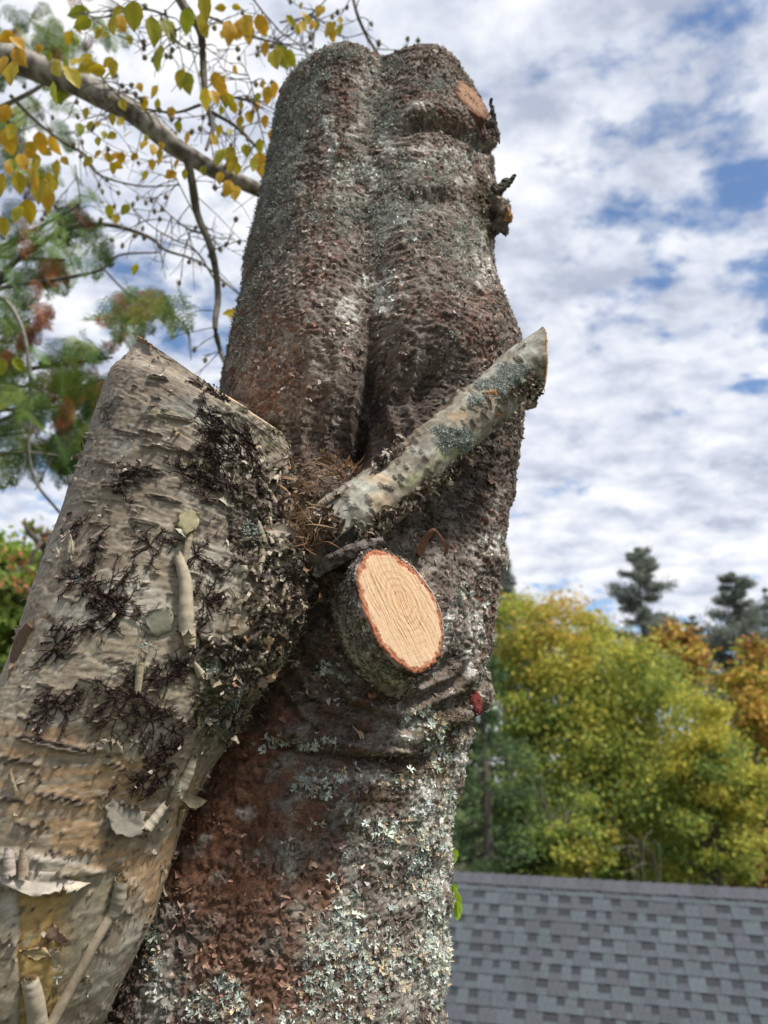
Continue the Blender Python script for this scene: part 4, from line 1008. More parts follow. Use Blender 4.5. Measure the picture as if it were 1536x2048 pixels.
bark_curl(limb, [(248, 1752), (232, 1800), (212, 1835)], [16, 17, 12], 1.3, .8, (0.34, 0.30, 0.23), label='open rolled end of a bark sheet')
bark_curl(limb, [(218, 1822), (186, 1880), (165, 1925), (140, 1970), (112, 2020), (90, 2060)], [13, 11, 10, 11, 13, 14], 1.2, .7, (0.45, 0.37, 0.27), label='long rolled edge of peeling bark')
bark_curl(limb, [(60, 1945), (72, 1990), (80, 2060)], [20, 24, 26], .8, .5, (0.43, 0.37, 0.28))
bark_curl(limb, [(385, 1512), (370, 1545), (352, 1578)], [8, 12, 13], 1.2, .8, (0.44, 0.39, 0.30))
bark_curl(limb, [(352, 1565), (344, 1588)], [13, 12], 1.1, .8, (0.44, 0.40, 0.32))
bark_curl(limb, [(325, 1608), (304, 1632), (286, 1655)], [9, 12, 13], 1.25, .8, (0.43, 0.38, 0.30))
bark_curl(limb, [(362, 1612), (356, 1650)], [7, 4], 1.1, .8, (0.40, 0.33, 0.22))
bark_curl(limb, [(560, 1062), (555, 1100)], [14, 18], .8, .5, (0.40, 0.34, 0.26))
bark_curl(limb, [(524, 1100), (518, 1140)], [10, 7], 1.0, .6, (0.42, 0.36, 0.26))
bark_curl(limb, [(560, 935), (545, 965)], [7, 10], 1.1, .7, (0.38, 0.33, 0.27))
bark_curl(limb, [(540, 1000), (556, 1030)], [14, 12], .7, .4, (0.42, 0.33, 0.25))
bark_curl(limb, [(512, 1050), (520, 1080)], [10, 12], .9, .4, (0.36, 0.32, 0.24))
bark_curl(limb, [(570, 1160), (562, 1200)], [7, 5], 1.1, .6, (0.36, 0.30, 0.22))
bark_curl(limb, [(388, 1330), (398, 1352)], [9, 12], .9, .6, (0.44, 0.39, 0.28))
bark_curl(limb, [(150, 1085), (142, 1120)], [10, 7], .9, .5, (0.42, 0.37, 0.28))
bark_curl(limb, [(20, 1700), (26, 1740)], [14, 17], .8, .4, (0.46, 0.39, 0.34))
bark_curl(limb, [(50, 1705), (52, 1745)], [12, 15], .7, .4, (0.36, 0.28, 0.20))
bark_curl(limb, [(30, 1545), (40, 1580)], [14, 12], .5, .3, (0.40, 0.32, 0.22), start=-1.2)
bark_curl(limb, [(285, 1325), (278, 1385)], [12, 9], .7, .4, (0.38, 0.33, 0.22))
bark_curl(stub, [(672, 996), (652, 1010), (634, 1026)], [8, 8, 7], 1.2, .7, (0.27, 0.22, 0.17))
bark_curl(stub, [(690, 980), (674, 992)], [7, 8], 1.2, .7, (0.27, 0.22, 0.18))
bark_curl(stub, [(645, 1020), (622, 1040)], [7, 10], 1.0, .6, (0.40, 0.36, 0.29))
def flap(tube, pts, lift, colr, mat=None, name='bark_flap', label=None, parent=None, thick=.0009, curl=0.0):
    """a lifted sheet: outline in pixels laid on the surface, each corner with its own lift"""
    q = [tube.at(u, v) for (u, v) in pts]
    P_ = np.array([p for p, n in q]); Nn = np.array([n for p, n in q])
    L = np.array(lift, float) if np.ndim(lift) else np.full(len(pts), lift)
    P_ = P_ + Nn * L[:, None]
    # subdivide the outline with ragged edges and fan it from the middle through a mid ring
    out = []; ol = []
    for k in range(len(P_)):
        for f in (0, .25, .5, .75):
            out.append(P_[k] * (1 - f) + P_[(k + 1) % len(P_)] * f); ol.append(Nn[k] * (1 - f) + Nn[(k + 1) % len(P_)] * f)
    out = np.array(out); n = len(out); ce = out.mean(0); no = unit(np.mean(Nn, axis=0))
    rings_ = [out + r2.normal(size=out.shape) * .0012, ce + (out - ce) * .9, ce + (out - ce) * .62 + no * curl * .6, ce + (out - ce) * .3 + no * curl, (ce + no * curl)[None]]
    V1 = np.concatenate(rings_); m = len(V1); V1 = V1 + no * (.0020 * pn(V1 * 45, 15) + .0003 * pn(V1 * 220, 16))[:, None]
    q4 = [(r_ * n + k, r_ * n + (k + 1) % n, (r_ + 1) * n + (k + 1) % n, (r_ + 1) * n + k) for r_ in (0, 1, 2) for k in range(n)]
    t3 = [(3 * n + k, 3 * n + (k + 1) % n, 4 * n) for k in range(n)]
    V2 = V1 - no * thick
    q4 += [tuple(x + m for x in f[::-1]) for f in q4] + [((k + 1) % n, k, k + m, (k + 1) % n + m) for k in range(n)]
    t3 += [tuple(x + m for x in f[::-1]) for f in t3]
    cc = np.array(colr) * (1 + .25 * pn(V1 * (60, 60, 200), 14)[:, None])
    o = mk(name, np.concatenate([V1, V2]), [np.array(q4), np.array(t3)], mat or M_CURL, parent or TREE, np.concatenate([cc, cc * np.array((.8, .7, .6))]), True)
    if label: o['label'] = label
    return o
flap(limb, [(8, 1762), (60, 1768), (112, 1780), (150, 1762), (110, 1742), (40, 1738), (5, 1745)], [.008, .008, .007, .004, 0, 0, 0], (0.47, 0.42, 0.35))
flap(limb, [(120, 1772), (150, 1775), (180, 1752), (140, 1758)], [.007, .010, .006, 0], (0.52, 0.46, 0.36))
flap(limb, [(210, 1640), (225, 1660), (262, 1668), (290, 1655), (280, 1625), (235, 1600), (215, 1605)], [.003, .006, .007, .004, .002, 0, 0], (0.27, 0.245, 0.20), label='grey lifted flap of bark')
flap(limb, [(350, 1590), (372, 1620), (396, 1592), (366, 1575)], [0, .008, .010, .002], (0.40, 0.34, 0.23))
flap(limb, [(88, 1870), (104, 1838), (130, 1862), (128, 1880), (104, 1885)], [.003, .003, .007, .009, .006], (0.26, 0.18, 0.12))
flap(limb, [(38, 1900), (90, 1885), (108, 1905), (60, 1912)], [0, .006, .008, .004], (0.40, 0.30, 0.17))
flap(limb, [(95, 1905), (108, 1930), (120, 1905), (108, 1890)], [.002, .006, .007, .002], (0.46, 0.38, 0.27))
flap(limb, [(352, 1052), (372, 1020), (398, 1028), (396, 1070), (372, 1080)], [.004, .003, .005, .008, .006], (0.36, 0.32, 0.19))
flap(limb, [(350, 1062), (360, 1085), (364, 1078), (366, 1060)], [.004, .008, .007, .003], (0.50, 0.46, 0.36))
flap(limb, [(290, 1245), (300, 1222), (340, 1214), (342, 1260), (310, 1275)], [.002, .006, .007, .003, .001], (0.30, 0.29, 0.22))
flap(limb, [(204, 1480), (232, 1482), (250, 1500), (215, 1505)], [.001, .004, .005, .001], (0.40, 0.34, 0.25))
flap(limb, [(540, 930), (560, 915), (572, 945), (556, 965)], [.004, .008, .008, .003], (0.38, 0.30, 0.24))
flap(limb, [(530, 1055), (560, 1045), (575, 1070), (545, 1085)], [.003, .008, .010, .003], (0.42, 0.35, 0.28))
flap(limb, [(455, 1140), (470, 1128), (492, 1140), (470, 1150)], [.001, .004, .005, .001], (0.40, 0.36, 0.28))
flap(limb, [(60, 1015), (150, 1080), (160, 1110), (140, 1115)], [0, .004, .006, .003], (0.40, 0.35, 0.28))
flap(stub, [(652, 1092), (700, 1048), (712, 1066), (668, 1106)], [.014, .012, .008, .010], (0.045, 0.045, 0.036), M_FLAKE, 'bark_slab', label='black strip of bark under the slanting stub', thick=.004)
mbl = MB(); dl = (c0 - CAM) @ FW
for (pl, rr0, cc) in (([(628, 1150), (650, 1128), (690, 1108), (735, 1092), (768, 1082)], .0075, (0.13, 0.11, 0.098)),):
    q = spline([at_depth(u, v, dl + .012) for u, v in pl], 40); mbl.tube(q, rr0 * np.sin(np.linspace(.35, 2.9, 40)), 14, cc)
Vq = np.concatenate(mbl.v); dq_ = unit(Vq - at_depth(700, 1105, dl + .012)); kq_ = pn(Vq * 90, 4) + .8 * pn(Vq * 230, 6)
mbl.v = [Vq + unit(np.cross(dq_, FW)) * (.004 * kq_)[:, None] * .6 - FW * (.004 * pn(Vq * 160, 8))[:, None]]
mbl.c = [np.concatenate(mbl.c) * (1 + .7 * kq_)[:, None]]
mbl.build('bark_ledge', M_BARK, TREE)['label'] = 'grey ragged bark ledge above the sawn stub'
flap(stub, [(966, 786), (990, 783), (1000, 826), (988, 832), (980, 806)], [.001, .004, .003, .001, .004], (0.42, 0.19, 0.08), name='torn_bark', label='orange tear in the bark of the slanting stub', curl=-.001)
flap(limb, [(278, 682), (284, 668), (310, 676), (326, 690), (300, 690)], [.0, .004, .006, .004, .003], (0.38, 0.20, 0.11), M_LITTER, 'torn_bark', label='orange-brown splinter at the tip of the limb')
kl = (limb.at(40, 1340)[0] - CAM) @ FW
mbs = MB(); cs_ = [(16, 1415), (8, 1405), (13, 1375), (17, 1340), (20, 1310), (28, 1278), (38, 1262), (52, 1246), (64, 1256), (50, 1284), (42, 1310), (40, 1335), (30, 1370), (26, 1400)]
fr = np.array([at_depth(u, v, kl + .012 + .006 * r2.normal()) for u, v in cs_]); bk = fr + FW * .010 + r2.normal(size=fr.shape) * .001
nq = len(cs_); mbs.add(np.concatenate([fr, bk, [fr.mean(0)], [bk.mean(0)]]), [(k, (k + 1) % nq, nq + (k + 1) % nq, nq + k) for k in range(nq)], (0.17, 0.11, 0.08))
mbs.t += [np.array([(k, (k + 1) % nq, 2 * nq) for k in range(nq)] + [(nq + (k + 1) % nq, nq + k, 2 * nq + 1) for k in range(nq)])]
mbs.build('bark_slab', M_FLAKE, TREE)['label'] = 'brown strip of bark lifting from the edge of the limb'
# the broken snags on the right edge
def snag(pts, rad_, colr, depth, name='snag', label=None):
    mb = MB(); c = spline([at_depth(u, v, depth + x) for (u, v, x) in pts], 26)
    rq = np.interp(np.linspace(0, 1, 26), np.linspace(0, 1, len(rad_)), rad_); mb.tube(c, rq, 14, colr)
    Vn = np.concatenate(mb.v); am = min(.0045, max(rad_) * .5); kn = pn(Vn * 110, 5) + .7 * pn(Vn * 260, 6)
    mb.v = [Vn + am * np.stack([pn(Vn * 130, 7), pn(Vn * 130, 8), pn(Vn * 130, 9)], 1) + am * .5 * np.stack([pn(Vn * 300, 7), pn(Vn * 300, 8), pn(Vn * 300, 9)], 1)]; mb.c = [np.clip(np.concatenate(mb.c) * (1 + .6 * kn)[:, None], .01, .8)]
    o = mb.build(name, M_FLAKE, TREE)
    if label: o['label'] = label
kd = (trunk.at(985, 420)[0] - CAM) @ FW
snag([(990, 385, 0), (1008, 372, 0), (1030, 352, 0)], [.010, .006, .003], (0.075, 0.07, 0.055), kd, label='short mossy snag on the right edge')
snag([(972, 250, 0), (988, 246, 0), (986, 225, 0), (981, 196, 0)], [.005, .004, .003, .0018], (0.07, 0.06, 0.05), kd, name='dead_twig')
snag([(984, 236, 0), (990, 256, 0), (1000, 286, 0)], [.004, .0028, .002], (0.09, 0.08, 0.065), kd, name='dead_twig')
snag([(985, 395, 0), (1000, 415, 0), (1008, 432, 0), (1006, 458, 0)], [.010, .012, .010, .004], (0.17, 0.135, 0.11), kd)
snag([(1008, 420, 0), (1016, 430, 0), (1016, 444, 0)], [.005, .006, .004], (0.36, 0.19, 0.10), kd - .006)
snag([(985, 465, 0), (1000, 450, 0), (1012, 470, 0)], [.008, .010, .003], (0.10, 0.085, 0.07), kd)
k2 = (trunk.at(1040, 810)[0] - CAM) @ FW
snag([(1010, 822, 0), (1040, 812, 0), (1070, 801, 0)], [.008, .0085, .008], (0.22, 0.175, 0.13), k2 - .03, label='short stick under the tip of the slanting stub')
k3 = (trunk.at(955, 1360)[0] - CAM) @ FW
snag([(950, 1370, 0), (968, 1360, 0), (976, 1345, 0)], [.010, .008, .004], (0.22, 0.20, 0.16), k3)
snag([(950, 1385, 0), (970, 1375, 0), (972, 1400, 0), (955, 1425, 0)], [.008, .010, .009, .004], (0.21, 0.18, 0.14), k3)

# ---- loose things caught on the tree
def catkin_scale(tube, u, v, ang, size, lift, where):
    p, n = tube.at(u, v, lift); dpx = (p - CAM) @ FW / FPX; s_ = size * dpx
    x = RT * math.cos(ang) - UP * math.sin(ang); x = unit(x - n * (x @ n)); y = np.cross(n, x)
    mb = MB()
    for a, L, w_ in ((-.6, .55, .10), (0, .6, .12), (.6, .55, .10)):
        dr = np.array((math.cos(a), math.sin(a)))
        pr = np.array((-dr[1], dr[0])); q = []
        for t, ww, z in ((0, .7, 0), (.4, 1.2, .08), (.8, .9, .02), (1, .15, -.05)):
            for s2 in (-1, 1):
                c = dr * L * t + pr * w_ * ww * s2; q.append(p + s_ * (c[0] * x + c[1] * y + (z + .02) * n))
        mb.add(q, [(0, 2, 3, 1), (2, 4, 5, 3), (4, 6, 7, 5)], (0.52, 0.37, 0.22))
    q = [p + s_ * (t * x + w_ * y + z * n) for t, w_, z in ((0.1, -.12, .03), (.1, .12, .03), (-.45, .05, .08), (-.45, -.05, .08))]
    mb.add(q, [(0, 1, 2, 3)], (0.48, 0.34, 0.2))
    tag(mb.build('catkin_scale', M_LITTER), 'pale three-pronged catkin scale ' + where, 'catkin scale', 'catkin scales caught on the bark')
for a in ((limb, 545, 1275, -1.5, 34, .010, 'pointing down on shredded bark left of the oval cut'), (limb, 536, 1338, 2.6, 36, .010, 'lying sideways at the edge of the pale limb'), (trunk, 488, 1432, 1.3, 36, .004, 'hanging over the red-brown patch beside the limb'), (trunk, 706, 1472, 1.5, 34, .006, 'on the wrinkled collar under the oval cut'),
          (trunk, 648, 900, -1.3, 22, .008, 'at the foot of the fold down the trunk')):
    catkin_scale(*a)
def ribbon(name, pts3, w_, colr, label, cat):
    c = spline(pts3, 16); t = unit(np.gradient(c, axis=0)); s_ = unit(np.cross(t, unit(CAM - c)))
    ww = np.interp(np.linspace(0, 1, 16), np.linspace(0, 1, len(w_)), w_)[:, None]
    nn = np.cross(s_, t)
    Vv = np.concatenate([c - s_ * ww, c + nn * ww * .5, c + s_ * ww]); mb = MB()
    mb.add(Vv, [(k * 16 + i, k * 16 + i + 1, (k + 1) * 16 + i + 1, (k + 1) * 16 + i) for k in (0, 1) for i in range(15)], colr)
    return tag(mb.build(name, M_LITTER), label, cat)
b0 = trunk.at(838, 1105)[0]; dd0 = (b0 - CAM) @ FW
ribbon('dry_leaf_stalk', [b0 + (0, .004, 0), at_depth(840, 1105, dd0 - .02), at_depth(848, 1082, dd0 - .03), at_depth(864, 1062, dd0 - .035), at_depth(872, 1062, dd0 - .033), at_depth(884, 1080, dd0 - .03), at_depth(893, 1096, dd0 - .022), at_depth(888, 1112, dd0 - .02)], [.0035, .004, .003, .0014, .0028, .0010], (0.17, 0.09, 0.06), 'bent dry brown stalk sticking out between the slanting stub and the oval cut', 'dry stalk')
# brown leaf litter lodged in the crotch
mb = MB(); r3 = np.random.default_rng(5)
for (u0, v0, su, sv, n, dz) in ((650, 945, 34, 20, 150, .72), (600, 970, 22, 26, 120, .70), (580, 1025, 40, 14, 260, .672), (612, 1065, 16, 22, 120, .665), (560, 985, 20, 30, 80, .68), (680, 940, 22, 18, 70, .72)):
    for q in range(n):
        c = at_Y(u0 + r3.normal() * su, v0 + r3.normal() * sv, dz + r3.normal() * .012)
        L = .006 + .012 * r3.random(); a = r3.random() * 6.28; dr = RT * math.cos(a) + UP * abs(math.sin(a)) * 1.1 + FW * r3.normal() * .5; dr = unit(dr)
        sd = unit(np.cross(dr, r3.normal(size=3))); no = np.cross(sd, dr); w_ = L * (.05 + .13 * r3.random() ** 2) if n < 100 else L * .035; cu = r3.normal() * 1.6
        P_ = [c + dr * L * (t - .5) + no * L * cu * .35 * (t * t) + s2 * sd * w_ * ww for t, ww in ((0, .3), (.35, 1), (.7, .9), (1, .1)) for s2 in (-1, 1)]
        cc = np.array([(0.26, 0.15, 0.08), (0.36, 0.22, 0.12), (0.15, 0.085, 0.05), (0.42, 0.30, 0.18), (0.30, 0.15, 0.07)][r3.integers(5)]) * (.35 + .6 * r3.random())
        mb.add(P_, [(0, 2, 3, 1), (2, 4, 5, 3), (4, 6, 7, 5)], cc)
tag(mb.build('leaf_litter', M_LITTER), 'brown shredded leaves and bark fibres caught in the crotch of the tree', 'leaf litter', kind='stuff')

# ------------------------------------------------------------------ the house with its shingled roof
rl_, rr__ = ray(905, 1748), ray(1536, 1784)
hz = 8.3 * ray(1220, 1766)[2]
zr = CAMZ + hz
A = CAM + rl_ * (hz / rl_[2]); Bp = CAM + rr__ * (hz / rr__[2])
rdir = unit(Bp - A); fdir = np.array([rdir[1], -rdir[0], 0.0]); fdir = fdir * (1 if fdir[1] < 0 else -1)
SL = math.radians(40)
sdir = fdir * math.cos(SL) - np.array([0, 0, 1]) * math.sin(SL); ndir = fdir * math.sin(SL) + np.array([0, 0, 1]) * math.cos(SL)
def rp(x, s, h): return A + rdir * x + sdir * s + ndir * h       # along the ridge, down the slope, out of the slope
print('ridge', A, Bp, rdir)
X0, X1, NROW, EXP = -2.6, 7.6, 26, 0.165
gz = float(ground_z(A[0] + 2, A[1]))
HOUSE = empty('house', (A + rdir * 2.5)[:2].tolist() + [gz], 'house with a grey shingled roof standing beyond the sawn birch', 'house')
M_SHINGLE = material('asphalt_shingle', var=0.28, vscale=55, bump=0.5, bscale=260, bdist=0.002)
M_SIDING = material('siding', base=(0.55, 0.54, 0.50), attr=False, var=0.06, vscale=4)
eave = NROW * EXP
wt = rp(0, eave - 0.35, 0)[2]
mb = MB()
for t0, t1 in ((X0 + .3, X1 - .3),):
    f0, b0_ = (eave - .5) * math.cos(SL), -(eave - .5) * math.cos(SL)
    c = [A + rdir * x + fdir * y for x, y in ((t0, f0), (t1, f0), (t1, b0_), (t0, b0_))]
    V8 = [np.array([p[0], p[1], gz - .2]) for p in c] + [np.array([p[0], p[1], wt]) for p in c]
    mb.add(V8, [(0, 1, 5, 4), (1, 2, 6, 5), (2, 3, 7, 6), (3, 0, 4, 7)])
    for x in (t0, t1):
        q = A + rdir * x; mb.add([c[0 if x == t0 else 1] * (1, 1, 0) + (0, 0, wt), c[3 if x == t0 else 2] * (1, 1, 0) + (0, 0, wt), q - (0, 0, .12)], [(0, 1, 2)])
mb.build('wall', M_SIDING, HOUSE)
mb = MB()
for sg in (1, -1):
    sd_ = fdir * sg * math.cos(SL) - np.array([0, 0, 1]) * math.sin(SL); nd_ = fdir * sg * math.sin(SL) + np.array([0, 0, 1]) * math.cos(SL)
    q = [A + rdir * x + sd_ * s + nd_ * h for h in (-.05, -.004 if sg == 1 else .01) for x, s in ((X0, 0), (X1, 0), (X1, eave), (X0, eave))]
    mb.add(q, [(0, 1, 2, 3), (4, 7, 6, 5), (0, 4, 5, 1), (1, 5, 6, 2), (2, 6, 7, 3), (3, 7, 4, 0)], (0.07, 0.075, 0.08))
ROOF = mb.build('roof', M_SHINGLE, HOUSE); ROOF['label'] = 'grey shingled roof slope with a capped ridge'
TABC = [(0.075, 0.088, 0.100), (0.070, 0.081, 0.092), (0.068, 0.073, 0.083), (0.081, 0.095, 0.107), (0.074, 0.086, 0.098), (0.065, 0.070, 0.079)]
rs = np.random.default_rng(41)
def slab(x0, x1, s0, s1, h0, h1, th, c, mb, skew=0.0):
    """a shingle piece lying down the slope: h0 at its upper, h1 at its lower edge"""
    q = [rp(x0, s0, h0), rp(x1, s0, h0), rp(x1 + skew, s1, h1), rp(x0 - skew, s1, h1)]
    q2 = [v - ndir * th for v in q]
    mb.add(q + q2, [(3, 2, 1, 0), (4, 5, 6, 7), (2, 3, 7, 6), (0, 4, 7, 3), (1, 2, 6, 5), (0, 1, 5, 4)], c)
vis = lambda x, s: (lambda q: (870 < project(q[None])[0][0] < 1570) and project(q[None])[1][0] < 2085)(rp(x, s, 0))
rest = MB()
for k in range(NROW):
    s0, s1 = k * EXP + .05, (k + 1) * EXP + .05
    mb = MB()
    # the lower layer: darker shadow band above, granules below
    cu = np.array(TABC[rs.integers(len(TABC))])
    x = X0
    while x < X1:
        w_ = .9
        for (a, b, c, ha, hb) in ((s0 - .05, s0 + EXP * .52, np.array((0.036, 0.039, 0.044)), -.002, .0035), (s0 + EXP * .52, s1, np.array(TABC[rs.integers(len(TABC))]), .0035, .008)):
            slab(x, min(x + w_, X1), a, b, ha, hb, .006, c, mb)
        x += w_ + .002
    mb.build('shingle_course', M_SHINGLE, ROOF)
    x = X0 + rs.random() * .2
    while x < X1 - .2:
        w_ = .08 + .10 * rs.random(); c = np.array(TABC[rs.integers(len(TABC))]) * (.92 + .16 * rs.random())
        m = MB() if vis(x + w_ / 2, s0 + .08) else rest
        slab(x, x + w_, s0 - .04, s1 + .003 * rs.random(), .003, .0135, .0055, c, m, .006 * rs.normal())
        if m is not rest: m.build('shingle_tab', M_SHINGLE, ROOF)
        x += w_ + (.06 + .08 * rs.random() if rs.random() < .88 else .004)
tag(rest.build('shingle_field', M_SHINGLE, ROOF), 'shingle tabs farther along the roof', kind='stuff')
x = X0; back = fdir * -math.cos(SL) - np.array([0, 0, 1]) * math.sin(SL); nb = fdir * -math.sin(SL) + np.array([0, 0, 1]) * math.cos(SL)
while x < X1:
    w_ = .128; c = np.array((0.078, 0.080, 0.092)) * (.85 + .3 * rs.random()); m = MB(); j = .004 * rs.normal()
    e = []
    for xx, hh in ((x - .02, .016), (x + w_, .026)):
        e += [A + rdir * xx + sdir * (.135 + j) + ndir * hh, A + rdir * xx + (0, 0, hh * 1.35), A + rdir * xx + back * .135 + nb * hh]
    e2 = [v - np.array((0, 0, .007)) for v in e]
    m.add(e + e2, [(0, 3, 4, 1), (1, 4, 5, 2), (6, 7, 10, 9), (7, 8, 11, 10), (0, 6, 9, 3), (3, 9, 10, 4), (4, 10, 11, 5), (0, 1, 7, 6), (1, 2, 8, 7)], c)
    m.build('ridge_cap', M_SHINGLE, ROOF); x += w_

# ------------------------------------------------------------------ trees
def leaf_quads(P_, s_, r, colr, mb, droop=.3, asp=.62):
    n = len(P_); a = unit(r.normal(size=(n, 3)) - np.array((0, 0, droop))); b = unit(np.cross(a, r.normal(size=(n, 3))))
    s_ = np.broadcast_to(np.asarray(s_), (n,))[:, None]
    V4 = np.stack([P_ - a * s_, P_ + b * s_ * asp, P_ + a * s_, P_ - b * s_ * asp], 1).reshape(-1, 3)
    F = np.arange(n * 4).reshape(n, 4)
    mb.v.append(V4); mb.q.append(F + mb.n); mb.c.append(np.repeat(colr, 4, 0)); mb.n += n * 4
def broadleaf(px, ytop, ybot, wpx, dist, cols, ncl, nleaf, leaf, label, seed, name='maple_tree', lean=0, group=None, bias=None, clump=.3, bark=(0.12, 0.10, 0.085)):
    r = np.random.default_rng(seed)
    pt, pb = at_depth(px, ytop, dist), at_depth(px, ybot, dist)
    cen = (pt + pb) / 2; rz = (pt[2] - pb[2]) / 2; rx_ = wpx / 2 * dist / FPX
    gzz = float(ground_z(cen[0], cen[1]))
    root = empty(name, (cen[0] + lean, cen[1], gzz), label, 'tree', group)
    base = np.array((cen[0] + lean, cen[1], gzz - .1))
    # clump centres inside a lumpy ellipsoid, more near its skin
    d_ = unit(r.normal(size=(ncl, 3))); rad_ = r.random(ncl) ** .42
    lump = 1 + .28 * pn(d_ * 1.7, seed)
    cc = cen + d_ * (rad_ * lump)[:, None] * np.array((rx_, rx_ * .8, rz)) * .86
    mb = MB()
    topz = cen[2] + rz * .35
    spine = spline([base, base + (0, 0, (cen[2] - base[2]) * .5) + r.normal(size=3) * (.25, .25, 0), np.array((cen[0], cen[1], cen[2])), np.array((cen[0] + r.normal() * .4, cen[1], topz))], 14)
    r0 = max(.10, rx_ * .055)
    mb.tube(spine, np.linspace(r0 * 1.3, r0 * .3, 14), 8, bark)
    trunk_o = mb.build('trunk', M_TWIG, root, True)
    lb = MB()
    for k in range(min(ncl, 46)):
        i = int(np.clip((cc[k][2] - base[2]) / (topz - base[2]) * 13 * .72 + r.normal(), 3, 12)); a = spine[i]
        m_ = (a + cc[k]) / 2 + np.array((0, 0, .12 * np.linalg.norm(cc[k] - a))) + r.normal(size=3) * .15
        lb.tube(spline([a, m_, cc[k]], 7), np.linspace(r0 * .38, r0 * .07, 7), 5, bark, False)
    lb.build('limbs', M_TWIG, root, True)
    fb = MB()
    ci = r.integers(0, ncl, nleaf)
    off = r.normal(size=(nleaf, 3)) * np.array((1, 1, .62)) * rx_ * clump * (.5 + .7 * r.random((ncl, 1))[ci])
    P_ = cc[ci] + off
    ctone = r.random((ncl, 1))
    cw_ = np.clip(ctone[ci][:, 0] * .8 + .25 * r.normal(size=nleaf) + (0 if bias is None else bias((P_ - cen) / np.array((rx_, rx_, rz)))), 0, .999)
    colr = np.array(cols)[(cw_ * len(cols)).astype(int)] * (.75 + .5 * r.random((nleaf, 1)))
    leaf_quads(P_, leaf * (.6 + .8 * r.random(nleaf)), r, colr, fb)
    fb.build('crown', M_FAR, root)
    return root
OLV, YEL, ORG, DGR, RUS = (0.25, 0.31, 0.07), (0.52, 0.46, 0.08), (0.60, 0.38, 0.09), (0.12, 0.165, 0.065), (0.40, 0.20, 0.09)
YG = (0.36, 0.40, 0.075); MG = (0.18, 0.26, 0.065)
up_ = lambda q: .08 + .30 * q[:, 2] + .14 * q[:, 0]
broadleaf(1240, 1165, 1860, 450, 22, [MG, OLV, OLV, YG, YG, YEL, YEL], 70, 52000, .06, 'broad maple turning yellow-green behind the middle of the roof', 1, bias=up_, clump=.19)
broadleaf(1075, 1130, 1560, 240, 24, [MG, OLV, YG, YG, YEL, YEL, ORG], 40, 20000, .06, 'olive and gold tree crowded against the sawn birch trunk', 2, bias=up_, clump=.2)
broadleaf(1190, 1180, 1560, 200, 26, [OLV, OLV, YG, YEL, YEL], 34, 16000, .062, 'golden-topped maple between the two pines', 9, bias=up_, clump=.2)
broadleaf(1420, 1330, 1850, 240, 19, [MG, OLV, YG, YG, YEL, YEL], 44, 24000, .052, 'yellow-green maple with an orange cast in front of the dark woods', 3, bias=up_, clump=.2)
broadleaf(1345, 1225, 1420, 150, 30, [ORG, ORG, YEL, (0.40, 0.21, 0.05), (0.30, 0.17, 0.05)], 22, 4200, .10, 'bright orange maple below the right-hand pine', 4, bias=up_, clump=.2)
broadleaf(1525, 1270, 1560, 170, 28, [ORG, YEL, YG, (0.34, 0.17, 0.05)], 26, 6000, .10, 'orange-yellow tree partly hidden by the yellow-green maple', 5, bias=up_, clump=.22)
broadleaf(1540, 1500, 1900, 230, 23, [RUS, (0.20, 0.10, 0.03), MG, (0.16, 0.09, 0.03), ORG], 26, 7000, .085, 'low rust-brown tree at the dark end of the woods', 6, clump=.22)
broadleaf(1080, 1480, 1880, 230, 19, [DGR, DGR, MG, OLV, MG], 40, 16000, .05, 'dark green bushy tree rising just over the roof ridge', 7, clump=.2)
broadleaf(1160, 1560, 1850, 150, 17.5, [OLV, YG, YG, YEL, (0.30, 0.24, 0.06)], 22, 4500, .05, 'small yellow-leaved sapling close behind the roof', 8, clump=.22)
# a wood behind, dark, closing the gaps low down
broadleaf(1230, 1400, 1900, 760, 34, [DGR, DGR, (0.04, 0.06, 0.02), MG], 60, 12000, .17, 'broad dark green tree behind the maples', 10, clump=.16)

